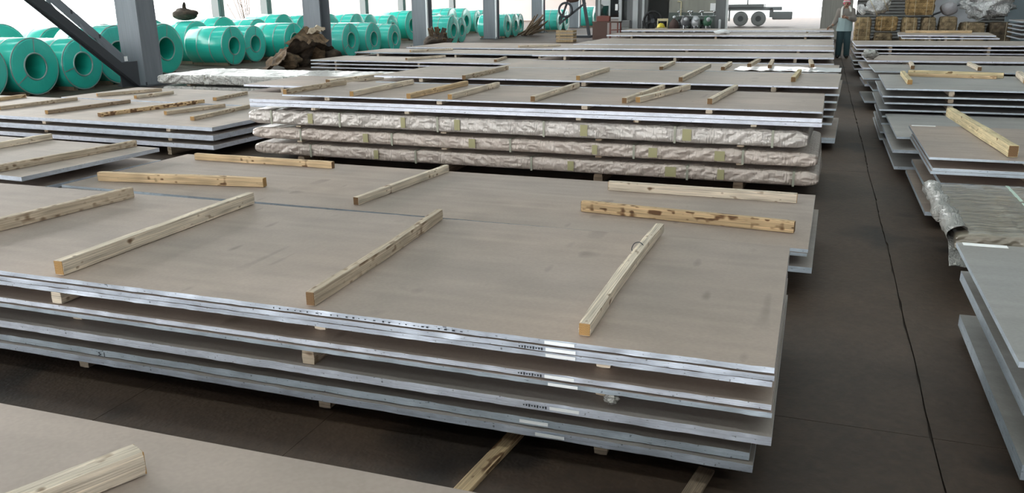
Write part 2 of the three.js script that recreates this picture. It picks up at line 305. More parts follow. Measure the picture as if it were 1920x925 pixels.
// one stack: right (or left) front corner at [x, z]; layers are [y of underside, thickness, dx, dz, L, W, tone]
function stack({ at: [cx, cz], turn = 0, side = 1, L = 6, W = 1.5, desc, layers, fine, tone = 0, edge = 0, pieces = 3, spacers = true, bearer = true, spx }) {
  const c = Math.cos(turn), s = Math.sin(turn), place = (o, x, y, z) => { o.position.set(cx + c * x + s * z, y, cz - s * x + c * z); o.rotation.y = turn; };
  const out = [];
  layers.forEach(([y, t, dx = 0, dz = 0, l = L, w = W, tn = tone, ed = edge], i) => {
    const k = plateCount++;
    const m = mesh('steel_plate', plateGeo(l, t, w, (k * 0.731) % 7, fine), [edgeMats[ed], edgeMats[ed], plateMats[tn], plateMats[tn], edgeMats[ed], edgeMats[ed]]);
    place(m, side > 0 ? dx : dx + l, y, dz);
    tag(m, `${ORD[i]} steel plate${i ? ' down' : ''} in ${desc}`, 'steel plate', 'plates in ' + desc);
    out.push(m);
    // spacers below this plate when there is room
    const below = layers[i + 1] ? layers[i + 1][0] + layers[i + 1][1] : 0, gap = y - below;
    if (gap > 0.02 && (i < layers.length - 1 ? spacers : bearer)) {
      const xs = spx ?? Array.from({ length: pieces }, (_, q) => 0.7 + q * (L - 1.4) / (pieces - 1));
      xs.forEach((q, qi) => {
        const nm = xs.length === 3 ? ['aisle-end', 'middle', 'far-end'][qi] : ['aisle-end', 'second', 'third', 'far-end'][qi], hh = gap - 0.008, sp = mesh('timber_spacer', timberGeo(W - (fine ? 0.06 : 0.1), 0.06, hh, k + q, 6), woodMats[k % 3 ? 'grey' : 'pale']);
        place(sp, side > 0 ? -q : q, below + 0.003, -W / 2 + (fine ? (i === 2 && q === 3.22) || (i === 4 && q === 1.86) ? 0.02 : -0.08 : i % 2 ? -0.02 : 0) + dz / 2); sp.rotation.y = turn + Math.PI / 2;
        tag(sp, i < layers.length - 1 ? `${nm} timber spacer under ${ORD[i]} plate in ${desc}` : `${nm} timber bearer under ${desc}`, 'timber', 'spacers in ' + desc + ' layer ' + ORD[i]);
      });
    }
  });
  return { out, place };
}
// a sawn timber along local x, standing on y = 0
function timberGeo(L, w, h, s, nx = 14, warp = 0) {
  const g = new RoundedBoxGeometry(L, h, w, 1, Math.min(w, h) * 0.07), q = new THREE.BoxGeometry(L, h, w, nx, 2, 2); void g;
  const p = q.attributes.position, b = Math.min(w, h) * 0.06;
  for (let i = 0; i < p.count; i++) {
    let x = p.getX(i), y = p.getY(i), z = p.getZ(i);
    const cy = Math.abs(y) > h / 2 - 1e-4, cz = Math.abs(z) > w / 2 - 1e-4;
    if (cy && cz) { y -= Math.sign(y) * b * 0.6 * (1 + 0.8 * nz(x * 8, s)); z -= Math.sign(z) * b * (1 + 1.2 * nz(x * 6, s + 4)); }
    if (y > 0) y += 0.03 * h * nz(x * 3, s * 2.1, 1); z += 0.04 * w * nz(x * 2.5, s * 1.3, 2) + warp * Math.sin((x / L + 0.5) * Math.PI);
    p.setXYZ(i, x, y, z);
  }
  q.translate(0, h / 2, 0); q.computeVertexNormals(); metreUV(q);
  const uv = q.attributes.uv; for (let i = 0; i < uv.count; i++) uv.setXY(i, uv.getX(i) + s * 0.37, uv.getY(i) + s * 0.11);
  return q;
}
// a loose batten from (x1,z1) to (x2,z2), resting at y
function batten([x1, z1, x2, z2], y, w, h, kind, label, grp, opt = {}) {
  const L = Math.hypot(x2 - x1, z2 - z1), g = group('timber_batten', [(x1 + x2) / 2, y, (z1 + z2) / 2], Math.atan2(-(z2 - z1), x2 - x1));
  if (opt.tilt) g.rotation.z = opt.tilt;
  mesh('beam', timberGeo(L, w, h, rr(0, 9), 20, opt.warp ?? 0), woodMats[kind], g);
  for (const s of [-1, 1]) mesh('cut_end', new RoundedBoxGeometry(0.004, h * 0.9, w * 0.88, 1, 0.0015).translate(s * (L / 2 + 0.001), h / 2, 0), opt.dark ? M.endDark : M.endGrain, g);
  tag(g, label, 'timber', grp); return g;
}
// ---- near corner stack (bottom left of the view)
const NY = 0.47;
stack({ at: [1.4, -0.31], turn: 0.013, L: 6, W: 1.5, desc: 'the nearest stack at the bottom corner', tone: 0, edge: 0, layers: [[NY - 0.02, 0.02], [NY - 0.041, 0.02], [0.3, 0.03], [0.12, 0.03]] });
batten([-2.02, -0.78, -1.68, -1.58], NY, 0.075, 0.075, 'pale', 'short pale timber on the nearest plate at the bottom corner', 'loose battens', { tilt: 0 });

// ---- front stack
const FA = stack({
  at: [-0.055, -2.75], turn: 0.004, L: 6, W: 1.52, fine: true, desc: 'the big front stack', tone: 0, edge: 0, spx: [0.62, 1.86, 3.22, 4.7],
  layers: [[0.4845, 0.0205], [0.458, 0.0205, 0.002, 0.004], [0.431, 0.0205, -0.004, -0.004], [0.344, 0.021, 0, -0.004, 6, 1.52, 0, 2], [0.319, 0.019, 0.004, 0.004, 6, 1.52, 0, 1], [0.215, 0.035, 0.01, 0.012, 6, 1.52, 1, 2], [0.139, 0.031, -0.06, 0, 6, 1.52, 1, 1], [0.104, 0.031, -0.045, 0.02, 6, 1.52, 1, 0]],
}).out;
[0.759, 0.755, 0.752, 0.76, 0.748, 0.745, 0.80, 0.745].forEach((x, i) => {          // paper stickers on the plate edges
  const m = FA[i], t = [0.022, 0.022, 0.022, 0.022, 0.02, 0.035, 0.031, 0.031][i];
  mesh('paper_label', box(0.115, Math.min(0.013, t * 0.6), 0.002, -x + 0.055 * 0 - 0.0, t * 0.55, 0.0075), M.sticker, m);
  if (i === 1 || i === 3 || i === 5) for (let k = 0; k < 9; k++) mesh('ink_mark', box(0.006, 0.005 + 0.003 * (k % 3), 0.001, -x - 0.16 + k * 0.011, t * 0.55, 0.0085), M.ink, m);
});
for (let k = 0; k < 26; k++) mesh('ink_mark', box(rr(0.004, 0.012), rr(0.003, 0.007), 0.001, -2.0 + k * 0.034 + rr(-0.01, 0.01), 0.012, 0.0085), M.ink, FA[0]);
for (const [x, y, w, h, r] of [[-2.93, 0.02, 0.012, 0.004, 0.2], [-2.925, 0.013, 0.014, 0.004, -0.5], [-2.93, 0.007, 0.012, 0.004, 0.3], [-2.9, 0.014, 0.004, 0.022, 0]]) mesh('ink_mark', new THREE.BoxGeometry(w, h, 0.001).rotateZ(r).translate(x, y, 0.0085), M.ink, FA[6]);
batten([-4.28, -2.95, -4.14, -4.16], 0.506, 0.05, 0.07, 'grey', 'grey timber on the front stack at the far end, cut by the view edge', 'battens on the front stack', { dark: true });
batten([-3.25, -2.77, -3.28, -4.25], 0.506, 0.055, 0.072, 'pale', 'long pale timber on the front stack, second from its far end', 'battens on the front stack');
batten([-1.90, -2.78, -1.98, -4.24], 0.506, 0.042, 0.062, 'grey', 'weathered timber across the middle of the front stack', 'battens on the front stack', { dark: true, warp: 0.012 });
{
  const b = batten([-0.74, -2.82, -0.73, -4.33], 0.506, 0.048, 0.052, 'pale', 'pale timber with a bent wire near the aisle end of the front stack', 'battens on the front stack', { warp: -0.012 });
  const cv = new THREE.CatmullRomCurve3([[0.32, 0.052, 0], [0.33, 0.062, 0.02], [0.33, 0.055, 0.045], [0.31, 0.03, 0.055], [0.29, 0.02, 0.04]].map((p) => new THREE.Vector3(p[0], p[1], -p[2])));
  mesh('bent_wire', new THREE.TubeGeometry(cv, 16, 0.0022, 6), M.ink, b);
}
// crumpled film scrap caught between two plates, brick foot under the stack
function lump(r, sx, sy, sz, amp, f, s, det = 3) {
  const g = new THREE.IcosahedronGeometry(r, det), p = g.attributes.position, v = new THREE.Vector3();
  for (let i = 0; i < p.count; i++) { v.fromBufferAttribute(p, i); const n = 1 + amp * (nz(v.x * f / r + s, v.y * f / r, v.z * f / r) + 0.5 * nz(v.x * f * 2.3 / r, v.y * f * 2.3 / r + s, v.z * f * 2.3 / r)); p.setXYZ(i, v.x * n * sx, v.y * n * sy, v.z * n * sz); }
  let m = mergeVertices((g.deleteAttribute('normal'), g.deleteAttribute('uv'), g), 1e-5); m.computeVertexNormals(); return metreUV(m);
}
tag(mesh('film_scrap', lump(0.024, 1.1, 1, 0.9, 0.5, 2.5, 3).translate(-0.62, 0.293, -2.77), M.filmSilver), 'crumpled shiny film scrap between plates of the front stack', 'scrap');
// flat dusty boards lying on the floor in front of the big stack
batten([-1.1, -2.3, -1.03, -2.98], 0, 0.062, 0.022, 'bark', 'flat dusty board on the floor between the two nearest stacks', 'boards on the floor', { dark: true });
batten([-0.34, -2.45, -0.27, -2.86], 0, 0.062, 0.016, 'dark', 'dark flat board on the floor under the aisle corner of the front stack', 'boards on the floor', { dark: true });

// ---- low stack behind the front stack, and its neighbour
stack({ at: [0.03, -4.925], turn: -0.017, L: 5.74, W: 1.46, desc: 'the low stack behind the front one', tone: 0, edge: 1, pieces: 4, layers: [[0.29, 0.02], [0.268, 0.02, -0.004, 0.006], [0.17, 0.035, 0.03, 0.012, 5.74, 1.46, 1, 1]] });  // darker edge tone paints in the shade behind the front stack
const gB = 'battens on the low stack';
batten([-5.53, -5.25, -4.05, -5.44], 0.311, 0.06, 0.075, 'honey', 'honey-coloured timber at the far front of the low stack', gB);
batten([-5.40, -6.27, -3.93, -6.26], 0.311, 0.05, 0.06, 'honey', 'honey-coloured timber along the far back edge of the low stack', gB, { dark: true });
batten([-3.04, -5.11, -2.91, -6.41], 0.311, 0.045, 0.06, 'pale', 'timber across the middle of the low stack', gB, { dark: true });
batten([-1.43, -6.12, -0.07, -6.09], 0.311, 0.045, 0.07, 'pale', 'pale timber along the back of the low stack near the aisle', gB);
batten([-1.45, -5.42, -0.06, -5.27], 0.311, 0.05, 0.075, 'bark', 'rough timber with bark patches on the low stack near the aisle', gB, { dark: true });
stack({ at: [-5.84, -4.78], turn: -0.06, L: 6, W: 1.42, desc: 'the stack beyond the low stack', tone: 2, edge: 0, layers: [[0.38, 0.035], [0.27, 0.03], [0.12, 0.03]] });
batten([-7.28, -4.98, -7.2, -6.3], 0.416, 0.06, 0.06, 'pale', 'timber at the view edge on the stack beyond the low stack', 'battens on the stack beyond the low stack', { dark: true });
batten([-6.2, -4.86, -6.04, -6.2], 0.416, 0.06, 0.06, 'grey', 'long grey timber on the stack beyond the low stack', 'battens on the stack beyond the low stack', { dark: true });

// ---- three-layer stack near the coils
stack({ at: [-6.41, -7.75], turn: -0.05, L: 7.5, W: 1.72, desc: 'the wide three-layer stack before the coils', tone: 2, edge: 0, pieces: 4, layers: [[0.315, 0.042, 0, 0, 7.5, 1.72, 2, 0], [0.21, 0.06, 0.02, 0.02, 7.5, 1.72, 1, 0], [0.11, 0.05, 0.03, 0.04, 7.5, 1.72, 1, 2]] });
stack({ at: [-6.55, -9.58], turn: -0.05, L: 4.3, W: 1.5, desc: 'the low stack at the nearest column', tone: 2, edge: 0, layers: [[0.325, 0.032], [0.21, 0.06], [0.11, 0.05]] });
{
  const G = 'battens on the wide stack before the coils', L = ['first', 'second', 'third', 'fourth', 'fifth', 'sixth', 'seventh', 'eighth', 'ninth'];
  [[-11.33, -8.3, -11.35, -9.6, 'honey', 0], [-10.35, -8.33, -10.23, -9.50, 'grey', 0], [-9.32, -8.16, -9.18, -9.43, 'dark', 0], [-8.42, -8.13, -8.12, -9.70, 'bark', 1], [-7.72, -8.5, -7.5, -9.36, 'grey', 0], [-7.02, -8.16, -7.10, -9.34, 'grey', 0], [-10.32, -9.98, -9.89, -10.86, 'grey', 0], [-9.50, -9.89, -9.42, -10.58, 'pale', 0], [-8.13, -9.96, -8.21, -10.79, 'grey', 0]]
    .forEach(([a, b, c, d, k, dk], i) => batten([a, b, c, d], 0.3585, 0.065, 0.05, k, `${['pale honey timber at the view edge', 'grey timber second from the view edge', 'dark brown timber', 'timber with black bark stripe', 'thin grey timber beside the wrapped stack', 'broad grey timber nearest the wrapped stack', 'grey timber in front of the column foot', 'middle pale timber', 'nearer pale grey timber'][i]} on the ${i < 6 ? 'wide stack before the coils' : 'low stack at the nearest column'}`, G, { dark: !!dk }));
}

// ---- wrapped packs
function packGeo(L, W, h, s, straps, rough = 1, nx = 300) {
  const prof = [], r = 0.035, add = (x, y, n) => prof.push([x, y, ...n]);
  const nW = 24, nH = 7;
  for (let i = 0; i < nW; i++) add(-W / 2 + r + (W - 2 * r) * i / (nW - 1), h, [0, 1]);
  for (let i = 1; i < 4; i++) { const a = Math.PI / 2 * (1 - i / 4); add(W / 2 - r + r * Math.cos(a), h - r + r * Math.sin(a), [Math.cos(a), Math.sin(a)]); }
  for (let i = 0; i < nH; i++) add(W / 2, h - r - (h - 2 * r) * i / (nH - 1), [1, 0]);
  for (let i = 1; i < 4; i++) { const a = -Math.PI / 2 * i / 4; add(W / 2 - r + r * Math.cos(a), r + r * Math.sin(a), [Math.cos(a), Math.sin(a)]); }
  for (let i = 0; i < nW; i++) add(W / 2 - r - (W - 2 * r) * i / (nW - 1), 0, [0, -1]);
  for (let i = 1; i < 4; i++) { const a = -Math.PI / 2 - Math.PI / 2 * i / 4; add(-W / 2 + r + r * Math.cos(a), r + r * Math.sin(a), [Math.cos(a), Math.sin(a)]); }
  for (let i = 0; i < nH; i++) add(-W / 2, r + (h - 2 * r) * i / (nH - 1), [-1, 0]);
  for (let i = 1; i < 4; i++) { const a = Math.PI - Math.PI / 2 * i / 4; add(-W / 2 + r + r * Math.cos(a), h - r + r * Math.sin(a), [Math.cos(a), Math.sin(a)]); }
  const m = prof.length, pos = [], idx = [], uv = [];
  for (let i = 0; i <= nx; i++) {
    const x = -L / 2 + L * i / nx, near = Math.min(...straps.map((q) => Math.abs(q - x)), 9);
    const pinch = -0.012 * Math.exp(-Math.pow(near / 0.035, 2)) + 0.008 * Math.exp(-Math.pow((near - 0.12) / 0.1, 2));
    const e = Math.min(1, (L / 2 - Math.abs(x)) / 0.1), endK = 0.55 + 0.45 * Math.sqrt(e);
    let per = 0;
    for (let j = 0; j < m; j++) {
      const [z, y, n1, n2] = prof[j]; per += j ? Math.hypot(z - prof[j - 1][0], y - prof[j - 1][1]) : 0;
      const u = x + (y - h / 2) * 1.6 * (Math.sin(x * 1.3 + s) > 0 ? 1 : -1);
      const fold = Math.abs(nz(u * 5.5, per * 2.2, s)), fine = Math.abs(nz(u * 17 + 3, per * 6, s + 2)), rad = Math.exp(-Math.pow(near / 0.22, 2)) * Math.abs(nz(per * 22, x * 3, s + 5));
      const d = (pinch + rough * (0.028 * fold + 0.009 * fine + 0.022 * rad) - 0.012) * (n2 < -0.7 ? 0.1 : n2 > 0.7 ? 0.45 : 1);
      pos.push(x, h / 2 + (y - h / 2) * endK + d * n2 + 0.004 * nz(x * 1.1, s, 6), z * (0.97 + 0.03 * endK) + d * n1); uv.push(x, per);
    }
  }
  for (let i = 0; i < nx; i++) for (let j = 0; j < m; j++) { const a = i * m + j, b = i * m + (j + 1) % m, c = a + m, d = b + m; idx.push(a, b, c, b, d, c); }
  for (const e of [0, nx]) { const c = pos.length / 3; pos.push(e ? L / 2 + 0.02 : -L / 2 - 0.02, h / 2, 0); uv.push(0, 0); for (let j = 0; j < m; j++) { const a = e * m + j, b = e * m + (j + 1) % m; e ? idx.push(a, b, c) : idx.push(b, a, c); } }
  const g = new THREE.BufferGeometry(); g.setAttribute('position', new THREE.Float32BufferAttribute(pos, 3)); g.setAttribute('uv', new THREE.Float32BufferAttribute(uv, 2)); g.setIndex(idx); g.computeVertexNormals();
  return g;
}
const loop = (x, w, W, h, o = 0.006) => merge([box(w, 0.004, W + 2 * o, x, h + o, 0), box(w, 0.004, W + 2 * o, x, 0.002, 0), box(w, h + o, 0.004, x, h / 2, W / 2 + o), box(w, h + o, 0.004, x, h / 2, -W / 2 - o)]);
function pack(at, turn, L, W, h, mat, straps, s, label, grp, rough = 1, tapes = []) {
  const g = group('wrapped_plate_pack', at, turn); const fw = mesh('film_wrap', packGeo(L, W, h, s, straps, rough), mat, g);
  straps.forEach((x) => mesh('strap', loop(x, 0.02, W - 0.012, h - 0.008), M.strapGreen, fw));
  tapes.forEach(([x, w]) => mesh('tape', box(w, h * 0.7, 0.004, x, h * 0.52, W / 2 + 0.012), M.tape, fw));
  tag(g, label, 'wrapped pack', grp); return g;
}
// ---- wrapped stack across the middle: three film packs, two thick plates, one plate, battens
{
  const t = -0.012, x0 = 0.06, cz = -8.33, G = 'film packs of the middle stack', W = 1.42;
  const sp = [-2.6, -1.75, -0.62, 0.5, 1.75, 2.6];
  pack([-2.92, 0.445, cz], t, 5.8, W, 0.15, M.film, sp, 1, 'uppermost film-wrapped pack of plates in the middle stack', G, 1, [[-2.1, 0.06], [-1.0, 0.05], [-0.4, 0.06], [0.9, 0.07], [1.86, 0.08]]);
  pack([-2.86, 0.283, cz + 0.01], t, 5.85, W, 0.126, M.filmB, [-2.3, -1.2, 0.1, 1.32, 2.3], 2, 'middle film-wrapped pack of plates in the middle stack', G, 0.85, [[-1.5, 0.06], [-0.3, 0.07], [0.95, 0.05], [1.5, 0.08], [2.1, 0.09]]);
  pack([-2.84, 0.115, cz + 0.02], t, 5.85, W, 0.13, M.filmB, [-2.2, -0.95, 0.3, 1.8, 2.72], 3, 'lowest film-wrapped pack of plates in the middle stack', G, 0.95, [[-1.4, 0.05], [0.7, 0.06], [1.65, 0.1], [2.1, 0.06]]);
  for (const [y, h, nm] of [[0.424, 0.015, 'upper'], [0.26, 0.017, 'lower']]) [-5.2, -3.5, -1.9, -0.6].forEach((x, i) => tag(mesh('timber_spacer', timberGeo(1.34, 0.06, h, x, 6).rotateY(Math.PI / 2).translate(x, y, cz), woodMats.grey), `${['far-end', 'third', 'second', 'aisle-end'][i]} timber spacer in the ${nm} gap between film packs of the middle stack`, 'timber', 'spacers in film packs ' + nm));
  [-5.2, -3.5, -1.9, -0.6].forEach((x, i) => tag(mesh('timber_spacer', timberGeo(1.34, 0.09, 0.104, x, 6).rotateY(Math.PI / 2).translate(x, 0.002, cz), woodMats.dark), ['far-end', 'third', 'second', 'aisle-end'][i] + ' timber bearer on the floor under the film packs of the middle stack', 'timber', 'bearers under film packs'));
  [-5.0, -3.9, -2.1, -1.55, -0.5].forEach((x, i) => tag(mesh('timber_spacer', timberGeo(1.34, 0.05, 0.026, x, 6).rotateY(Math.PI / 2).translate(x, 0.607, cz), woodMats.pale), ['far-end', 'fourth', 'third', 'second', 'aisle-end'][i] + ' timber spacer between the uppermost film pack and the thick plates', 'timber', 'spacers on film packs'));
  stack({ at: [x0, -7.58], turn: t, L: 5.85, W: 1.44, desc: 'the plates on the film packs', tone: 0, edge: 2, bearer: false, spx: [0.95, 2.1, 3.6, 4.9], layers: [[0.752, 0.016, 0, 0, 5.42, 1.44, 0, 0], [0.676, 0.034, 0, 0, 5.85, 1.44, 0, 2], [0.638, 0.034, 0.004, 0.004, 5.85, 1.44, 0, 2]] });
  const q = 1.075, gE = 'battens on the middle stack', nm = ['timber at the far end', 'second timber from the far end', 'third timber from the far end', 'fourth timber from the far end', 'timber in the middle', 'dark-ended timber of the crossed pair', 'paler timber of the crossed pair', 'timber nearest the aisle'];
  [[-4.94, -7.02, -4.88, -8.06], [-4.19, -7.02, -4.17, -8.28], [-3.56, -6.97, -3.52, -8.26], [-3.16, -7.01, -3.14, -8.20], [-2.37, -7.04, -2.31, -8.32], [-1.56, -7.11, -1.44, -8.33], [-1.46, -7.2, -1.2, -8.4], [-0.85, -7.23, -0.75, -8.45]].forEach((s, i) => batten(s.map((v, k) => k % 2 ? v * q - 0.08 : v * q), 0.77, 0.05, 0.055, ['grey', 'pale', 'honey', 'pale', 'pale', 'pale', 'pale', 'pale'][i], nm[i] + ' on top of the middle stack', gE, { dark: i === 5 || i === 7 || i === 4 }));
}
// ---- silver wrapped stack before the scrap heap
pack([-9.2, 0.235, -13.75], 0.0, 5.4, 1.5, 0.17, M.filmSilver, [-1.6, 0.2, 1.5], 9, 'silver film-wrapped pack beside the nearest column', 'silver packs', 1.7);
pack([-9.15, 0.06, -13.75], 0.0, 5.3, 1.5, 0.14, M.filmSilver, [-1.9, -0.4, 1.0, 2.0], 10, 'lower silver film-wrapped pack beside the nearest column', 'silver packs', 0.6);
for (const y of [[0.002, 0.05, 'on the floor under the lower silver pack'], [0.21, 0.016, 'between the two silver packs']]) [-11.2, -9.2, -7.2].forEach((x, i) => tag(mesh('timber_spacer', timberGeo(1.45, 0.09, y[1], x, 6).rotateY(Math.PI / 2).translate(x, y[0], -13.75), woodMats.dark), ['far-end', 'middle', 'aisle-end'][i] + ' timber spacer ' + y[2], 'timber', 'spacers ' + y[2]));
// ---- rows behind
stack({ at: [0.22, -10.2], turn: -0.035, L: 6, W: 1.75, desc: 'the stack behind the middle stack', tone: 2, edge: 1, layers: [[0.70, 0.02, 0, 0, 6, 1.75, 2, 2], [0.62, 0.022, 0.02], [0.54, 0.022, 0], [0.455, 0.022, 0], [0.375, 0.022, -0.02], [0.29, 0.024, -0.03], [0.12, 0.03, 0.02, 0.03], [0.088, 0.03, 0.02, 0.03]] });
[[-4.29, -10.08, -4.29, -11.69, 'grey'], [-2.84, -10.33, -2.79, -11.72, 'pale'], [-1.57, -10.4, -1.50, -12.6, 'pale'], [-0.28, -10.7, -0.24, -11.9, 'yellow']].forEach(([a, b, c, d, k], i) => batten([a, b, c, d], 0.721, 0.055, 0.06, k, `${['timber at the far end', 'short timber in the middle', 'long timber', 'thick yellowish timber near the aisle'][i]} on the stack behind the middle stack`, 'battens on the stack behind the middle stack', { dark: i !== 1 }));
stack({ at: [0.29, -14.75], turn: -0.03, L: 6, W: 1.75, desc: 'the film-covered stack', tone: 2, edge: 1, layers: [[0.47, 0.025], [0.36, 0.03], [0.24, 0.03], [0.11, 0.03]] });
{
  const g = group('plastic_sheet', [-0.5, 0.4965, -15.3], -0.03), geo = new THREE.PlaneGeometry(1.7, 0.9, 60, 24).rotateX(-Math.PI / 2), p = geo.attributes.position;
  for (let i = 0; i < p.count; i++) p.setY(i, 0.004 + 0.03 * Math.abs(nz(p.getX(i) * 4, p.getZ(i) * 3)) + 0.01 * Math.abs(nz(p.getX(i) * 14, p.getZ(i) * 12)));
  const low = geo.clone(), lp = low.attributes.position; for (let i = 0; i < lp.count; i++) lp.setY(i, lp.getY(i) - 0.003);
  geo.computeVertexNormals(); low.computeVertexNormals(); mesh('sheet', merge([geo, low]), M.whitePlastic, g);
  tag(g, 'crinkled white plastic sheet on the film-covered stack', 'plastic sheet');
}
[[-2.58, -14.8, -2.59, -16.17], [-1.55, -14.95, -1.55, -16.23], [-1.13, -15.10, -1.06, -16.4], [-0.78, -14.88, -0.81, -16.3], [-0.11, -15.20, -0.16, -16.4]].forEach((s, i) => batten(s, i < 2 ? 0.497 : 0.545, 0.07, 0.06, i < 2 ? 'pale' : 'grey', `${['farthest', 'second', 'third', 'fourth', 'nearest'][i]} timber from the far end on the film-covered stack`, 'battens on the film-covered stack', { dark: true }));
[[-17.3, 0.57, 1.36, 0], [-18.78, 0.625, 1.4, 0], [-20.45, 0.63, 1.5, 0], [-22.05, 0.62, 1.5, 0], [-23.8, 0.70, 1.5, 0], [-25.6, 0.76, 1.4, 0]].forEach(([z, y, W, tn], i) => stack({ at: [0.25 + 0.01 * i, z], turn: 0.012, L: 6, W, desc: `the ${['first', 'second', 'third', 'fourth', 'fifth', 'last'][i]} of the far rows along the aisle`, tone: 2, edge: 2, layers: [[y - 0.03, 0.03], [y - 0.14, 0.03, 0.01], [y - 0.25, 0.03, -0.02], [0.12, 0.05]] }));
tag(mesh('film_scrap', lump(0.12, 1.7, 0.5, 1, 0.45, 2.2, 8).translate(-2.6, 0.77, -24.3), M.whitePlastic), 'crumpled white film lying on a far row of plates', 'scrap');
stack({ at: [-5.95, -18.2], turn: -0.05, L: 6.1, W: 1.6, desc: 'the stack of plates before the second column', tone: 2, edge: 2, layers: [[0.27, 0.03], [0.19, 0.03], [0.1, 0.03]] });
stack({ at: [-5.95, -20.4], turn: -0.05, L: 6.1, W: 1.6, desc: 'the stack of plates before the third column', tone: 2, edge: 1, layers: [[0.33, 0.03], [0.22, 0.03], [0.1, 0.03]] });
stack({ at: [-6.2, -22.4], turn: -0.03, L: 5.2, W: 2.6, desc: 'the stack of plates before the fourth column', tone: 0, edge: 2, layers: [[0.36, 0.03], [0.24, 0.03], [0.1, 0.03]] });
batten([-9.49, -18.75, -8.98, -19.9], 0.302, 0.08, 0.06, 'pale', 'timber on the plates before the second column, farther one', 'battens before the columns', { dark: true });
batten([-7.11, -18.6, -7.26, -19.7], 0.302, 0.07, 0.06, 'grey', 'timber on the plates before the second column, nearer one', 'battens before the columns', { dark: true });
batten([-10.4, -20.8, -9.6, -21.8], 0.362, 0.07, 0.06, 'pale', 'timber on the plates before the third column, farther one', 'battens before the columns');
batten([-8.0, -22.8, -7.0, -23.5], 0.392, 0.09, 0.06, 'pale', 'timber on the plates before the fourth column', 'battens before the columns');
stack({ at: [-6.15, -11.25], turn: -0.03, L: 2.5, W: 1.6, desc: 'the short stack beside the silver packs', tone: 0, edge: 2, layers: [[0.42, 0.03], [0.3, 0.03], [0.15, 0.03]] });
batten([-7.2, -11.5, -6.9, -12.7], 0.452, 0.1, 0.09, 'pale', 'thick pale timber on the short stack beside the silver packs', 'thick timbers', { dark: true });

// ---- right of the aisle
stack({ at: [0.735, -3.08], turn: 0, side: -1, L: 4, W: 1.54, desc: 'the nearest stack across the aisle', tone: 3, edge: 1, layers: [[0.478, 0.022], [0.30, 0.05, 0.04, 0], [0.06, 0.06, 0.06, 0.02]], spx: [0.5, 1.8, 3.3] });
tag(mesh('paper_strip', box(0.2, 0.002, 0.045, 0.86, 0.503, -4.588), M.sticker), 'white paper strip on the back edge of the nearest plate across the aisle', 'paper');
{
  const g = pack([2.82, 0.28, -5.9], 0, 4, 1.44, 0.13, M.filmBrown, [-1.5, 0.9], 21, 'brown film-wrapped pack across the aisle with silver folded end', 'brown packs', 1.3);
  g.traverse((o) => { if (o.name === 'strap') o.material = M.strapMint; });
  const pts = []; for (let k = 0; k <= 14; k++) pts.push(new THREE.Vector3(-1.99 + 0.02 * nz(k * 0.7, 1), 0.1 + 0.012 * nz(k * 0.9, 4), 0.68 - k * 0.097));
  const tube = new THREE.TubeGeometry(new THREE.CatmullRomCurve3(pts), 80, 0.055, 14), p = tube.attributes.position;
  for (let i = 0; i < p.count; i++) { const x = p.getX(i), y = p.getY(i), z = p.getZ(i), d = 0.02 * nz(z * 9, y * 20, x * 14); p.setXYZ(i, x + d, y + d, z); } tube.computeVertexNormals();
  mesh('folded_end', tube, M.filmSilver, g);
  mesh('loose_flap', (() => { const q = new THREE.PlaneGeometry(0.2, 0.22, 12, 12), v = q.attributes.position; for (let i = 0; i < v.count; i++) v.setZ(i, 0.03 * nz(v.getX(i) * 16, v.getY(i) * 14)); q.computeVertexNormals(); const b = q.clone(); b.translate(0, 0, -0.004); return merge([q, b]).rotateX(-0.9).translate(-1.93, 0.02, 0.72); })(), M.filmSilver, g);
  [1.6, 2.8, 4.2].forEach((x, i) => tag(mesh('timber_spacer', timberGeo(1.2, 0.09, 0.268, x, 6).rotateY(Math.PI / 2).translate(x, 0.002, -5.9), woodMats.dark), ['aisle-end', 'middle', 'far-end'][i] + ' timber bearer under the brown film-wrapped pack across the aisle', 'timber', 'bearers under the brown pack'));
}
stack({ at: [0.83, -6.86], turn: 0, side: -1, L: 4, W: 1.7, desc: 'the second stack across the aisle', tone: 0, edge: 1, layers: [[0.53, 0.018], [0.45, 0.022, 0.03, 0.02], [0.426, 0.022, 0.02, 0.02], [0.33, 0.03, 0.1, 0], [0.2, 0.03, 0.06, 0], [0.1, 0.03, 0.02, 0]] });
tag(mesh('paper_strip', box(0.2, 0.002, 0.035, 0.95, 0.5495, -8.53), M.sticker), 'white paper strip on the back edge of the plate with the yellow timber', 'paper');
batten([1.4, -7.0, 1.25, -9.25], 0.55, 0.07, 0.09, 'yellow', 'long yellow timber on the second stack across the aisle', 'battens across the aisle', { dark: true });
stack({ at: [0.76, -8.8], turn: 0, side: -1, L: 4, W: 1.72, desc: 'the third stack across the aisle', tone: 3, edge: 1, layers: [[0.38, 0.02], [0.26, 0.03, -0.03, 0.1], [0.1, 0.03, 0.0, 0.1]] });
stack({ at: [0.735, -10.62], turn: -0.01, side: -1, L: 6, W: 1.9, desc: 'the fourth stack across the aisle', tone: 3, edge: 1, layers: [[0.66, 0.018, 0.01], [0.575, 0.018, -0.02], [0.5, 0.018, 0.01], [0.42, 0.018, -0.04], [0.345, 0.018, 0], [0.26, 0.02, 0], [0.16, 0.02, 0], [0.08, 0.02, 0]] });
batten([1.03, -11.1, 1.05, -12.4], 0.679, 0.06, 0.06, 'yellow', 'short yellowish timber on the fourth stack across the aisle', 'battens across the aisle');
batten([1.12, -12.42, 2.2, -12.2], 0.679, 0.06, 0.07, 'yellow', 'long board lying along the back of the fourth stack across the aisle', 'battens across the aisle', { dark: true });
batten([1.1, -12.28, 2.1, -12.07], 0.679, 0.05, 0.04, 'honey', 'thin board in front of the long board on the fourth stack', 'battens across the aisle');
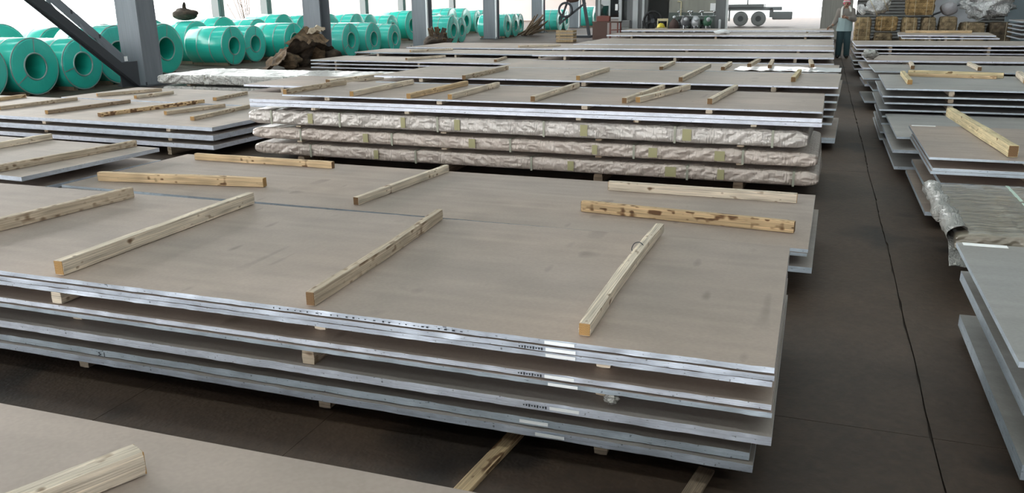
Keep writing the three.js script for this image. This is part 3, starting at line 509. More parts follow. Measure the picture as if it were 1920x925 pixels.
batten([2.32, -11.5, 2.42, -12.5], 0.679, 0.07, 0.07, 'pale', 'pale timber at the view edge on the fourth stack across the aisle', 'battens across the aisle');
stack({ at: [0.80, -14.0], turn: 0.02, side: -1, L: 6, W: 1.4, desc: 'the fifth stack across the aisle', tone: 3, edge: 1, layers: [[0.58, 0.02], [0.47, 0.025, -0.15], [0.3, 0.025, 0], [0.12, 0.03, -0.1]] });
batten([1.35, -14.4, 1.4, -15.3], 0.601, 0.06, 0.06, 'pale', 'timber nearest the aisle on the fifth stack across the aisle', 'battens on the fifth stack', { dark: true });
batten([2.25, -14.3, 2.25, -15.35], 0.601, 0.06, 0.06, 'pale', 'timber farther from the aisle on the fifth stack across the aisle', 'battens on the fifth stack', { dark: true });
stack({ at: [0.80, -16.6], turn: 0.02, side: -1, L: 6, W: 1.5, desc: 'the sixth stack across the aisle', tone: 2, edge: 2, layers: [[0.55, 0.03], [0.42, 0.03, -0.06], [0.28, 0.03, 0.04], [0.12, 0.04]] });
tag(mesh('film_scrap', lump(0.11, 1.2, 0.7, 1.2, 0.5, 2.4, 12).translate(0.86, 0.68, -16.8), M.filmSilver), 'torn silver film on the aisle corner of the sixth stack', 'scrap');
stack({ at: [0.70, -19.9], turn: 0.012, side: -1, L: 7, W: 1.9, desc: 'the seventh stack across the aisle', tone: 2, edge: 2, layers: [[0.645, 0.03], [0.57, 0.025, 0.02], [0.49, 0.025, -0.02], [0.41, 0.025, 0.03], [0.33, 0.025, -0.03], [0.25, 0.025, 0], [0.15, 0.03, 0.02]], pieces: 4 });
stack({ at: [1.75, -23.0], turn: -0.06, side: -1, L: 2.1, W: 1.8, desc: 'the short stack in front of the bales', tone: 2, edge: 2, layers: [[0.72, 0.03], [0.66, 0.03, 0.08], [0.4, 0.03], [0.14, 0.04]] });
batten([2.0, -24.2, 3.5, -24.1], 0.751, 0.09, 0.07, 'honey', 'long honey timber on the short stack in front of the bales', 'battens before the bales');
stack({ at: [4.75, -25.0], turn: 0, side: -1, L: 4, W: 1.8, desc: 'the far stack beside the bales', tone: 1, edge: 1, layers: [[0.98, 0.03], [0.88, 0.03], [0.78, 0.03], [0.68, 0.03], [0.56, 0.03], [0.4, 0.03], [0.2, 0.04]] });

// ================================================================ GREEN COILS
function coil(x, z, R, len, mat, label, grp, detail, y = 0) {
  const g = group('steel_coil', [x, R + y, z]);             // axis along x, end face at x
  const ri = R * 0.46, pr = [[ri, 0], [ri + 0.02, 0.0], [R - 0.05, 0.0], [R - 0.02, 0.008], [R, 0.05], [R, len * 0.5], [R, len - 0.05], [R - 0.02, len - 0.008], [R - 0.05, len], [ri, len], [ri, len * 0.5], [ri, 0]];
  const b = new THREE.LatheGeometry(pr.map((p) => new THREE.Vector2(...p)), detail ? 72 : 40), p = b.attributes.position;
  for (let i = 0; i < p.count; i++) { const vx = p.getX(i), vz = p.getZ(i), r = Math.hypot(vx, vz), k = 1 + (r > R * 0.9 ? 0.012 : 0.004) * nz(vx * 7 + z, p.getY(i) * 5, vz * 7); p.setXYZ(i, vx * k, p.getY(i), vz * k); }
  b.computeVertexNormals(); b.rotateZ(Math.PI / 2); const wr = mesh('wrapping', toCreasedNormals(b, 0.9), mat, g);
  const ring = (r, t, at, seg = 48) => new THREE.TorusGeometry(r, t, 6, seg).rotateY(Math.PI / 2).translate(at, 0, 0);
  mesh('edge_guard', ring(R - 0.01, 0.014, -0.02), M.coilRing, wr);
  mesh('bore_guard', ring(ri, 0.018, 0.0, 36), M.coilRing, wr);
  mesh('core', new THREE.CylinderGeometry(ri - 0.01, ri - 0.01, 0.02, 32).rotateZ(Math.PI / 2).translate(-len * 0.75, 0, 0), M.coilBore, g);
  for (const q of [0.33, 0.66]) mesh('band', new THREE.CylinderGeometry(R + 0.006, R + 0.006, 0.035, 48, 1, true).rotateZ(Math.PI / 2).translate(-len * q, 0, 0), M.coilRing, wr);
  if (detail) for (const a of [rr(-0.2, 0.3), rr(1.6, 2.9)]) {
    const s = box(0.006, R - ri - 0.03, 0.02, 0.006, (R + ri) / 2, 0).rotateX(a); mesh('face_strap', s, M.coilRing, wr);
  }
  for (const s of [-1, 1]) mesh('wedge', box(len * 0.9, 0.08, 0.1, -len / 2, -R - y + 0.04, s * R * 0.42), woodMats.dark, g);
  tag(g, label, 'steel coil', grp);
}
const front = [[-14.5, -10.2, 0.55], [-14.45, -11.4, 0.56], [-14.44, -12.57, 0.55], [-14.37, -13.66, 0.52], [-14.58, -14.88, 0.63], [-15.43, -17.31, 0.61], [-15.56, -20.13, 0.53], [-15.74, -21.35, 0.52], [-15.2, -22.6, 0.54], [-13.91, -23.75, 0.52], [-13.7, -24.82, 0.51], [-13.6, -26.1, 0.47], [-13.4, -30.6, 0.56], [-13.9, -32.6, 0.5], [-13.5, -37.0, 0.51], [-13.5, -38.06, 0.51], [-14.0, -40.2, 0.5], [-13.3, -44.6, 0.56], [-13.3, -45.9, 0.56], [-13.0, -51.0, 0.6]];
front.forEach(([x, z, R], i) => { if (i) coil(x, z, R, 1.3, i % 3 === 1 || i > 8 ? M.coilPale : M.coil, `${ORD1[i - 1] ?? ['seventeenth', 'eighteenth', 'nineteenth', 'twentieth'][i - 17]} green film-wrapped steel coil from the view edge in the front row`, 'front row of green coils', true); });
for (let k = 0; k < 22; k++) {
  const R = k === 6 ? 0.6 : rr(0.54, 0.66), z = -11.2 - k * 1.55;
  coil(-17.3 + rr(-0.25, 0.25), z, R, 1.35, k % 2 ? M.coil : M.coilPale, `${ORD1[k] ?? ['seventeenth', 'eighteenth', 'nineteenth', 'twentieth', 'twenty-first', 'twenty-second'][k - 16]} green film-wrapped coil from the view edge in the back row`, 'back row of green coils', false);
}

// ================================================================ SCRAP HEAPS AT THE COLUMN FEET
function crumple(w, d, s, amp) { const g = new THREE.PlaneGeometry(w, d, 14, 14).rotateX(-Math.PI / 2), p = g.attributes.position; for (let i = 0; i < p.count; i++) p.setY(i, amp * nz(p.getX(i) * 3 / w + s, p.getZ(i) * 3 / d) + amp * 0.6 * Math.abs(nz(p.getX(i) * 7 + s, p.getZ(i) * 6))); const b = g.clone().translate(0, -0.012, 0); g.computeVertexNormals(); b.computeVertexNormals(); return metreUV(merge([g, b])); }
{
  const H = group('scrap_heap'); tag(H, 'heap of brown cardboard and scrap at the foot of the second column', 'scrap heap', null, 'stuff');
  [[-13.3, 0.22, -18.8, 0.9, 0.8, 0.5, 0.5], [-13.2, 0.35, -19.6, 0.9, 0.7, -0.5, 0.7], [-13.4, 0.62, -20.5, 0.8, 0.9, 0.6, -0.5], [-13.2, 0.3, -20.4, 0.9, 0.9, -0.3, 0.6], [-13.4, 0.9, -20.9, 0.5, 0.4, 0.3, 0.1]].forEach(([x, y, z, w, d, rx, rz], i) => mesh('cardboard_sheet', crumple(w, d, i * 2.3, 0.12).rotateX(rx).rotateZ(rz).translate(x, y, z), i % 2 ? M.cardDark : i === 4 ? woodMats.grey : M.card, H));
  [[0.45, 0.35, 0.5, -13.2, 0.2, -19.3], [0.6, 0.5, 0.5, -13.35, 0.3, -20.0], [0.55, 0.6, 0.6, -13.3, 0.35, -20.7], [0.4, 0.45, 0.4, -12.9, 0.2, -20.9]].forEach(([a, b, c, x, y, z], i) => mesh('scrap_bundle', lump(0.5, a * 1.2, b * 1.2, c * 1.2, 0.4, 1.8, 20 + i).translate(x, y, z), i % 2 ? M.cardDark : M.card, H));
  const B = group('board_pile'); tag(B, 'pile of broken dark boards at the foot of the third column', 'board pile', null, 'stuff');
  for (let i = 0; i < 16; i++) mesh('board', box(0.5, 0.05, 0.16).rotateX(rr(-0.5, 0.5)).rotateZ(rr(0.6, 1.5) * (i % 2 ? 1 : -1)).rotateY(rr(0, 3)).translate(-12.9 + rr(-0.3, 0.3), 0.2 + (i % 3) * 0.17, -28.0 + rr(-0.35, 0.35)), i % 2 ? M.cardDark : M.card, B);
  mesh('rubble', lump(0.4, 1.1, 0.8, 1.1, 0.4, 1.8, 71).translate(-12.9, 0.24, -28.0), M.cardDark, B);
  const S = group('stick_pile'); tag(S, 'pile of brown sticks leaning at the foot of the fifth column', 'stick pile', null, 'stuff');
  for (let i = 0; i < 22; i++) { const x = -13.4 + rr(-0.3, 0.3), z = -39.2 + rr(-0.5, 0.5); mesh('stick', rod([x, 0.04, z], [x + rr(0.3, 1.2), rr(0.2, 1.0), z + rr(-0.3, 0.3)], 0.045, 0.025, 6), i % 3 ? M.card : woodMats.dark, S); }
}
// small dark bundle on a coil, and bare twigs outside
{
  const g = group('tarp_bundle', [-17.45, 1.38, -20.5]); mesh('cloth', lump(0.3, 1.3, 0.55, 0.9, 0.3, 1.5, 33), M.cardDark, g); mesh('knot', lump(0.08, 0.7, 1.8, 0.7, 0.3, 1.5, 34).translate(0, 0.2, 0), M.cardDark, g); tag(g, 'small dark tied bundle lying on a coil of the back row', 'bundle');
  const s = group('bare_shrub', [-23.5, 0, -31.5]); const br = [];
  for (let i = 0; i < 9; i++) { const a = rr(-1, 1), L = rr(1.6, 2.6), e = [a * 1.2, L, rr(-0.5, 0.5)]; br.push(rod([0, 0, 0], e, 0.02, 0.01, 5)); for (let k = 0; k < 3; k++) { const t = rr(0.5, 0.95); br.push(rod(e.map((v) => v * t), [e[0] * t + rr(-0.4, 0.4), e[1] * t + rr(0.1, 0.5), e[2] * t + rr(-0.3, 0.3)], 0.01, 0.004, 4)); } }
  mesh('twigs', merge(br), M.twig, s); tag(s, 'bare twiggy shrub outside beyond the coils', 'shrub');
}

// ================================================================ OFFICE CORNER THINGS
{
  const d = group('red_desk', [-8.55, 0, -35.6]);
  mesh('top', box(1.15, 0.05, 0.6, 0, 0.72, 0), M.redBrown, d); mesh('front_panel', box(0.62, 0.68, 0.04, -0.24, 0.36, 0.28), M.redBrown, d);
  for (const [x, z] of [[0.2, 0.26], [0.52, 0.26], [0.52, -0.26], [-0.52, -0.26]]) mesh('leg', box(0.06, 0.7, 0.06, x, 0.35, z), M.redPaint, d); mesh('shelf', box(0.3, 0.03, 0.5, 0.36, 0.4, 0), M.redPaint, d);
  tag(d, 'reddish brown desk with open shelf in front of the office window', 'desk');
  const b = group('red_toolbox', [-8.7, 0.746, -35.6]); mesh('case', new RoundedBoxGeometry(0.55, 0.2, 0.3, 1, 0.02).translate(0, 0.1, 0), M.redPaint, b); mesh('lid', box(0.5, 0.03, 0.26, 0, 0.21, 0), M.redPaint, b); mesh('handle', box(0.16, 0.02, 0.03, 0, 0.25, 0), M.steelDark, b); tag(b, 'red toolbox standing on the desk by the office window', 'toolbox');
  const c = group('crate', [-9.75, 0, -33.6]); for (let k = 0; k < 4; k++) { mesh('slat', box(0.7, 0.09, 0.02, 0, 0.06 + k * 0.12, 0.25), woodMats.honey, c); mesh('slat', box(0.02, 0.09, 0.5, 0.35, 0.06 + k * 0.12, 0), woodMats.honey, c); mesh('slat', box(0.02, 0.09, 0.5, -0.35, 0.06 + k * 0.12, 0), woodMats.honey, c); } mesh('bottom', box(0.68, 0.02, 0.48, 0, 0.012, 0), woodMats.honey, c); tag(c, 'small wooden slat crate at the foot of the fifth column', 'crate');
  const m = group('machine_frame', [-10.3, 0, -37.5]);
  mesh('mast', merge([bar([0.5, 0, 0], [0.1, 2.2, 0], 0.12, 0.12), bar([-0.9, 0.6, 0], [0.3, 1.5, 0], 0.08, 0.08), bar([-0.9, 0.6, 0], [-0.4, 1.9, 0], 0.08, 0.08)]), M.steelDark, m);
  mesh('motor', lump(0.3, 1.2, 0.8, 0.8, 0.15, 1.4, 41).translate(-0.3, 1.75, 0), M.redBrown, m); mesh('wheel', new THREE.TorusGeometry(0.3, 0.05, 8, 24).translate(-0.6, 1.2, 0.1), M.steelDark, m); mesh('foot', box(1.6, 0.1, 0.6, -0.2, 0.05, 0), M.steelDark, m); mesh('hopper', new THREE.CylinderGeometry(0.35, 0.2, 0.5, 16).translate(0.1, 2.2, 0), M.redPaint, m);
  tag(m, 'dark machine on a slanted frame between the last columns and the office', 'machine');
  const f = group('drum_fan', [-6.75, 0, -36.3]); mesh('rim', new THREE.TorusGeometry(0.38, 0.05, 8, 32).translate(0, 0.75, 0), M.black, f); mesh('guard', merge([0, 1, 2, 3, 4, 5].map((k) => box(0.76, 0.012, 0.012, 0, 0, 0.05).rotateZ(k * Math.PI / 6).translate(0, 0.75, 0))), M.steelDark, f); mesh('hub', new THREE.CylinderGeometry(0.09, 0.09, 0.12, 16).rotateX(Math.PI / 2).translate(0, 0.75, 0), M.steelDark, f);
  for (let k = 0; k < 4; k++) mesh('blade', box(0.26, 0.12, 0.015, 0.18, 0, 0).rotateX(0.5).rotateZ(k * Math.PI / 2 + 0.4).translate(0, 0.75, 0), M.black, f); mesh('stand', merge([box(0.6, 0.05, 0.5, 0, 0.025, 0), box(0.06, 0.4, 0.06, -0.42, 0.55, 0), box(0.06, 0.4, 0.06, 0.42, 0.55, 0), box(0.9, 0.05, 0.06, 0, 0.34, 0), box(0.06, 0.3, 0.06, 0, 0.19, 0)]), M.black, f); tag(f, 'black drum fan standing beside the dark office bay', 'fan');
  const w = group('white_monitor', [-7.95, 0.0, -36.6]); mesh('screen', new RoundedBoxGeometry(0.34, 0.28, 0.25, 1, 0.02).translate(0, 0.62, 0), std(lin(0.25, 0.25, 0.25), 0.5), w); mesh('stand', box(0.3, 0.48, 0.3, 0, 0.24, 0), M.darkIn, w); tag(w, 'small grey box on a dark stand in the office doorway', 'box');
}
// motorbikes in a row against the dado
function scooter(x, z, turn, paint, label) {
  const g = group('motorbike', [x, 0, z], turn);
  for (const q of [-0.6, 0.6]) { const wh = mesh('wheel', new THREE.TorusGeometry(0.23, 0.055, 10, 28).translate(q, 0.285, 0), M.rubber, g); mesh('rim', merge([new THREE.CylinderGeometry(0.06, 0.06, 0.08, 12).rotateX(Math.PI / 2).translate(q, 0.285, 0), ...[0, 1, 2, 3].map((k) => box(0.38, 0.02, 0.02).rotateZ(k * Math.PI / 4).translate(q, 0.285, 0))]), M.chrome, wh); }
  mesh('fork', merge([rod([0.6, 0.285, 0.07], [0.42, 0.92, 0.07], 0.025), rod([0.6, 0.285, -0.07], [0.42, 0.92, -0.07], 0.025)]), M.chrome, g);
  mesh('fairing', lump(0.2, 0.75, 1.2, 0.9, 0.12, 1.2, x).translate(0.44, 0.72, 0), paint, g); mesh('fuel_tank', lump(0.2, 1.3, 0.6, 0.7, 0.1, 1.2, x + 2).translate(0.1, 0.72, 0), paint, g);
  mesh('seat', new RoundedBoxGeometry(0.62, 0.1, 0.24, 2, 0.04).translate(-0.36, 0.76, 0), M.black, g); mesh('tail', new RoundedBoxGeometry(0.4, 0.12, 0.18, 2, 0.04).rotateZ(-0.2).translate(-0.66, 0.68, 0), paint, g);
  mesh('engine', merge([box(0.34, 0.3, 0.24, 0, 0.38, 0), rod([-0.05, 0.3, 0.14], [-0.75, 0.32, 0.16], 0.045)]), M.bikeGrey, g);
  mesh('handlebar', merge([rod([0.4, 0.95, -0.34], [0.4, 0.95, 0.34], 0.018), rod([0.4, 0.95, 0.22], [0.36, 1.1, 0.26], 0.01), rod([0.4, 0.95, -0.22], [0.36, 1.1, -0.26], 0.01)]), M.chrome, g);
  for (const s of [-1, 1]) mesh('mirror', new THREE.SphereGeometry(0.06, 12, 8).scale(0.4, 0.8, 1).translate(0.36, 1.12, s * 0.27), M.chrome, g);
  mesh('headlamp', new THREE.SphereGeometry(0.09, 14, 10).scale(0.6, 1, 1).translate(0.58, 0.82, 0), M.bikeSilver, g);
  tag(g, label, 'motorbike', 'motorbikes against the dado');
}
scooter(-5.42, -35.9, -1.25, M.bikeGrey, 'grey motorbike parked between the brown cover and the green motorbike');
scooter(-5.0, -35.9, -1.25, M.bikeSilver, 'silver motorbike parked beside the grey one against the dado');
scooter(-4.52, -35.85, -1.25, M.bikeGreen, 'green motorbike parked nearest the doorway');
{
  const c = group('metal_chair', [-6.24, 0, -35.5]); for (const [x, z] of [[-0.2, 0.2], [0.2, 0.2], [-0.2, -0.2], [0.2, -0.2]]) mesh('leg', rod([x, 0, z], [x * 0.9, 0.46, z], 0.02), M.cream, c); mesh('seat', box(0.44, 0.04, 0.44, 0, 0.47, 0), M.cream, c); mesh('backrest', merge([rod([-0.2, 0.47, -0.2], [-0.2, 0.85, -0.24], 0.02), rod([0.2, 0.47, -0.2], [0.2, 0.85, -0.24], 0.02), box(0.44, 0.1, 0.03, 0, 0.8, -0.235)]), M.cream, c); mesh('stretcher', box(0.4, 0.025, 0.025, 0, 0.2, 0.2), M.cream, c); tag(c, 'cream metal chair at the end of the motorbike row', 'chair');
  const h = group('yellow_helmet', [-6.26, 0.492, -35.5]); mesh('shell', new THREE.SphereGeometry(0.15, 20, 12, 0, 6.3, 0, 1.7).scale(1, 1, 1.15).translate(0, 0.04, 0), M.yellow, h); mesh('brim', new THREE.CylinderGeometry(0.17, 0.18, 0.02, 24).scale(1, 1, 1.15).translate(0, 0.03, 0), M.yellow, h); tag(h, 'yellow hard hat resting on the cream chair', 'helmet');
  const k = group('covered_machine', [-5.76, 0, -35.7]); mesh('cover', lump(0.4, 0.5, 1.1, 0.7, 0.2, 1.3, 52).translate(0, 0.42, 0), std(lin(0.09, 0.055, 0.05), 0.9), k); mesh('knob', new THREE.SphereGeometry(0.07, 12, 8).translate(0, 0.9, 0), M.bikeSilver, k); tag(k, 'dark brown covered bike between the chair and the grey motorbike', 'covered bike');
  const p = group('white_bollard', [-4.0, 0, -36.3]); mesh('pipe', rod([0, 0, 0], [0, 0.75, 0], 0.05, 0.05, 14), M.whitePlastic, p); mesh('cap', new THREE.SphereGeometry(0.05, 12, 8).translate(0, 0.75, 0), M.whitePlastic, p); tag(p, 'white bollard at the edge of the bright doorway', 'bollard');
}
// truck parked outside the doorway
{
  const g = group('truck', [-3.6, 0, -52]);
  const wheel = (x) => { const pr = [[0.16, -0.14], [0.3, -0.14], [0.4, -0.12], [0.42, -0.06], [0.42, 0.06], [0.4, 0.12], [0.3, 0.14], [0.16, 0.14]].map((p) => new THREE.Vector2(...p)); mesh('wheel', new THREE.LatheGeometry(pr, 32).rotateX(Math.PI / 2).translate(x, 0.43, 0), M.tyreHazed, g).add((() => { const q = new THREE.Mesh(new THREE.CylinderGeometry(0.2, 0.2, 0.16, 20).rotateX(Math.PI / 2).translate(x, 0.43, 0.0), M.hub); q.name = 'hub'; return q; })()); };
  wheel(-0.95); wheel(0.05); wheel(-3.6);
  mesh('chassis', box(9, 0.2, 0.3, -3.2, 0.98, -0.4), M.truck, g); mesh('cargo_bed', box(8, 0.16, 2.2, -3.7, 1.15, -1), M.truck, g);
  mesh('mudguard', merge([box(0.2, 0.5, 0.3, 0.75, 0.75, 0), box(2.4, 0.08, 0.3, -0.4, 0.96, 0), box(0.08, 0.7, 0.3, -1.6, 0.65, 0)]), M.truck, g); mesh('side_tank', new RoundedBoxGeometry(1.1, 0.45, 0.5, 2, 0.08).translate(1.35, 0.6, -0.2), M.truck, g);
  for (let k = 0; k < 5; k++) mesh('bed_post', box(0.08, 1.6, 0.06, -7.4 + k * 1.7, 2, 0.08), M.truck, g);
  tag(g, 'truck chassis and wheels seen through the bright doorway', 'truck');
}

// ================================================================ BALES BEFORE THE SHUTTER
function bale(x, y, z, w, h, d, mat, label, o = {}) {
  const g = group('jute_bale', [x, y, z], o.turn ?? 0); if (o.tilt) g.rotation.z = o.tilt;
  const q = new THREE.BoxGeometry(w, h, d, 18, 14, 12), p = q.attributes.position, v = new THREE.Vector3();
  for (let i = 0; i < p.count; i++) {
    v.fromBufferAttribute(p, i); const ux = v.x / w * 2, uy = v.y / h * 2, uz = v.z / d * 2, rd = (a, b, c) => 1 - 0.07 * Math.pow(Math.abs(b), 6) - 0.07 * Math.pow(Math.abs(c), 6);
    const lay = 0.02 * Math.sin(uy * 26 + 3 * nz(ux * 2, uz * 2, x)) + 0.07 * nz(ux * 2.2 + x * 3, uy * 2.6, uz * 2.2) + 0.045 * nz(ux * 7, uy * 9 + x, uz * 7);
    const n = uy > -0.98 ? 1 : 0;
    p.setXYZ(i, v.x * rd(0, uy, uz) * (1 + lay), v.y * (n ? rd(0, ux, uz) * (1 + lay * 0.5) : 1), v.z * rd(0, ux, uy) * (1 + lay));
  }
  const m = mergeVertices((q.deleteAttribute('normal'), q.deleteAttribute('uv'), q), 1e-4); m.computeVertexNormals(); metreUV(m); m.translate(0, h / 2, 0); const sk = mesh('sacking', m, mat, g);
  for (const s of o.straps ?? [-0.25, 0.25]) mesh('twine', loop(s * w, 0.012, d * 0.99, h * 0.99, 0.02), M.twine, sk);
  tag(g, label, 'bale', 'bales before the shutter');
}
const bz = -31;
bale(1.24, 0, bz, 0.5, 0.98, 0.7, M.jute, 'pale brown square bale nearest the aisle');
bale(1.88, 0, bz + 0.1, 0.55, 0.5, 0.7, M.jute2, 'low crumpled bale under the yellow-brown bale', { straps: [] });
bale(1.95, 0.55, bz, 0.66, 0.46, 0.7, M.jute3, 'yellow-brown bale beside the white sack', {});
bale(2.64, 0, bz, 0.46, 0.98, 0.7, M.jute, 'squat bale in the middle of the lower row');
bale(2.9, 1.05, bz - 0.05, 0.84, 0.95, 0.8, M.jute3, 'tall tan bale on top of the middle bales', { straps: [-0.2, 0.2, 0.42] });
bale(3.2, 0, bz, 0.42, 0.98, 0.7, M.jute2, 'narrow dark bale right of the squat middle bale', { straps: [0] });
bale(3.76, 0, bz + 0.05, 0.5, 1.0, 0.7, M.jute2, 'ragged stacked bale beside the narrow dark bale', { straps: [] });
bale(4.48, 0, bz, 0.7, 0.82, 0.8, M.jute2, 'brown bale under the large white plastic heap', { straps: [-0.3] });
bale(5.26, 0, bz, 0.62, 0.82, 0.8, std(lin(0.20, 0.16, 0.12), 0.9, { map: juteTex }), 'dark smooth bale at the end under the white plastic heap', { straps: [0.2] });
{
  const g = group('white_sack', [1.58, 1.06, bz]); mesh('cloth', lump(0.4, 1.0, 0.72, 0.9, 0.28, 2.6, 61, 6).rotateZ(0.5).translate(0.08, 0.34, 0), M.whiteSack, g); mesh('tied_corner', lump(0.14, 0.8, 1.4, 0.7, 0.3, 1.5, 62).rotateZ(0.5).translate(-0.42, 0.18, 0), M.whiteSack, g); for (const q of [-0.1, 0.22]) mesh('twine', new THREE.TorusGeometry(0.36, 0.012, 6, 28).rotateY(Math.PI / 2).rotateZ(0.5).translate(q, 0.33 + q * 0.5, 0), M.twine, g); tag(g, 'white cloth sack on top of the bale nearest the aisle', 'sack');
  const w = group('plastic_heap', [4.82, 0.97, bz]); mesh('film', lump(0.62, 1.1, 0.66, 0.85, 0.42, 3.0, 63, 7).translate(0, 0.4, 0), M.whiteSack, w); mesh('tail', lump(0.17, 2.2, 1.0, 0.9, 0.3, 1.5, 64).rotateZ(-0.8).translate(1.38, -0.1, 0.1), M.whiteSack, w); tag(w, 'large heap of white plastic film on top of the end bales', 'plastic heap');
  tag(mesh('grey_sack', lump(0.3, 0.85, 0.7, 0.9, 0.22, 1.5, 65).translate(3.76, 1.24, bz), M.greySack), 'grey sack slumped between the tall tan bale and the white heap', 'sack');
  const t = group('grey_tarpaulin', [5.9, 0, bz - 2]); mesh('sheet', (() => { const q = new THREE.PlaneGeometry(3.6, 1.5, 30, 20), p = q.attributes.position; for (let i = 0; i < p.count; i++) p.setZ(i, 0.12 * nz(p.getX(i) * 1.4, p.getY(i) * 2)); const b = q.clone().translate(0, 0, -0.01); q.computeVertexNormals(); b.computeVertexNormals(); return merge([q, b]).rotateX(-0.3).rotateZ(0.42).translate(-0.7, 1.7, 0); })(), std(lin(0.36, 0.36, 0.38), 0.7), t); mesh('frame', merge([rod([-2.4, 0, 0], [-2.4, 1.1, 0], 0.03), rod([0.9, 0, 0], [0.9, 2.4, 0], 0.03), rod([-2.4, 1.0, 0], [0.9, 2.35, 0], 0.03)]), M.steelDark, t); tag(t, 'grey tarpaulin sloping on a frame behind the white plastic heap', 'tarpaulin');
  struct('wall_cabin', box(3.4, 1.5, 0.2, 7.3, 0.75, bz - 1.2), std(lin(0.22, 0.27, 0.30), 0.6), 'blue-grey low partition behind the end bales');
}

// ================================================================ THE WORKER IN THE AISLE
{
  const g = group('person', [0.57, 0, -25.8], -0.05);
  const field = (bones, res, S, C, k = 0.045) => {
    const mc = new MarchingCubes(res, M.skin, false, false, 120000); mc.isolation = 0; const sm = (a, b) => { const h = clamp(0.5 + 0.5 * (b - a) / k, 0, 1); return b + (a - b) * h - k * h * (1 - h); };
    const B = bones.map((b) => ({ a: new THREE.Vector3(...b[0]), d: new THREE.Vector3(...b[1]).sub(new THREE.Vector3(...b[0])), r0: b[2], r1: b[3], sx: b[4] ?? 1 })), P = new THREE.Vector3(), Q = new THREE.Vector3();
    for (let z = 0; z < res; z++) for (let y = 0; y < res; y++) for (let x = 0; x < res; x++) {
      P.set((x - res / 2) / (res / 2) * S + C[0], (y - res / 2) / (res / 2) * S + C[1], (z - res / 2) / (res / 2) * S + C[2]); let d = 9;
      for (const b of B) { const L2 = Math.max(1e-9, b.d.lengthSq()); Q.copy(P).sub(b.a); const t = clamp(Q.dot(b.d) / L2, 0, 1); Q.addScaledVector(b.d, -t); const e = Math.hypot(Q.x / b.sx, Q.y, Q.z) - (b.r0 + (b.r1 - b.r0) * t); d = sm(d, e); }
      mc.field[z * res * res + y * res + x] = -d;
    }
    mc.update(); const n = mc.count ?? mc.geometry.drawRange.count, q = new THREE.BufferGeometry();
    q.setAttribute('position', new THREE.BufferAttribute(mc.positionArray.slice(0, n * 3), 3)); q.setAttribute('normal', new THREE.BufferAttribute(mc.normalArray.slice(0, n * 3), 3)); q.scale(S, S, S).translate(...C); return q;
  };
  const sh = 1.29, hipY = 0.82, R = { s: [-0.17, sh, 0], e: [-0.235, 1.04, 0.02], w: [-0.31, 0.9, 0.13] }, Lf = { s: [0.17, sh, 0], e: [0.225, 1.05, 0.06], w: [0.05, 1.1, 0.23] };
  const leg = (s, f) => [[[s * 0.085, hipY, 0], [s * 0.1, 0.44, 0.02], 0.085, 0.06], [[s * 0.1, 0.44, 0.02], [s * 0.11, 0.07, -0.02], 0.058, 0.038], [[s * 0.11, 0.04, -0.02], [s * 0.13, 0.03, 0.13], 0.036, 0.028]];
  const fingers = (w, dir) => [0, 1, 2, 3, 4].map((k) => { const o = (k - 1.5) * 0.019, th = k === 4; return [[w[0] + dir[0] * 0.06 + (th ? 0 : o * 0.3), w[1] + dir[1] * 0.05 + (th ? 0.03 : o), w[2] + 0.05], [w[0] + dir[0] * (th ? 0.09 : 0.13 + 0.01 * (k % 2)), w[1] + dir[1] * 0.11 + (th ? 0.05 : o), w[2] + 0.075], 0.01, 0.008]; });
  const body = [[[0, hipY, 0], [0, 1.0, 0], 0.105, 0.1, 1.3], [[0, 1.0, 0], [0, 1.2, 0], 0.1, 0.11, 1.45], [[-0.13, sh - 0.02, 0], [0.13, sh - 0.02, 0], 0.07, 0.07], [[0, 1.28, 0], [0, 1.39, 0.01], 0.055, 0.05], ...leg(-1), ...leg(1), [R.s, R.e, 0.05, 0.04], [R.e, R.w, 0.038, 0.026], [Lf.s, Lf.e, 0.05, 0.04], [Lf.e, Lf.w, 0.038, 0.026], [R.w, [R.w[0] - 0.06, R.w[1] - 0.05, R.w[2] + 0.05], 0.03, 0.03], [Lf.w, [Lf.w[0] - 0.05, Lf.w[1] + 0.02, Lf.w[2] + 0.05], 0.03, 0.03]];
  const bg = field(body, 130, 0.9, [0, 0.72, 0], 0.03);
  const head = field([[[0, 1.43, 0.01], [0, 1.51, 0.0], 0.07, 0.085, 0.92], [[0, 1.4, 0.04], [0, 1.43, 0.06], 0.04, 0.045], [[0, 1.475, 0.085], [0, 1.445, 0.11], 0.009, 0.016], [[-0.025, 1.418, 0.098], [0.025, 1.418, 0.098], 0.009, 0.009], [[-0.085, 1.46, 0], [-0.088, 1.48, -0.005], 0.016, 0.02], [[0.085, 1.46, 0], [0.088, 1.48, -0.005], 0.016, 0.02], [[-0.03, 1.49, 0.07], [0.03, 1.49, 0.07], 0.02, 0.02]], 70, 0.2, [0, 1.46, 0.02], 0.012);
  const hands = [field([[R.w, [R.w[0] - 0.06, R.w[1] - 0.05, R.w[2] + 0.05], 0.024, 0.03], ...fingers(R.w, [-1, -0.9])], 60, 0.17, [R.w[0] - 0.07, R.w[1] - 0.05, R.w[2] + 0.05], 0.008), field([[Lf.w, [Lf.w[0] - 0.05, Lf.w[1] + 0.02, Lf.w[2] + 0.05], 0.024, 0.03], ...fingers(Lf.w, [-1, 0.3])], 60, 0.17, [Lf.w[0] - 0.07, Lf.w[1] + 0.02, Lf.w[2] + 0.05], 0.008)];
  const strip = (q) => { q.deleteAttribute('uv'); return q; };
  mesh('body', mergeGeometries([bg, head, ...hands].map(strip)), M.skin, g);
  for (const s of [-1, 1]) mesh('eye', new THREE.SphereGeometry(0.011, 10, 8).translate(s * 0.032, 1.468, 0.082), M.ink, g);
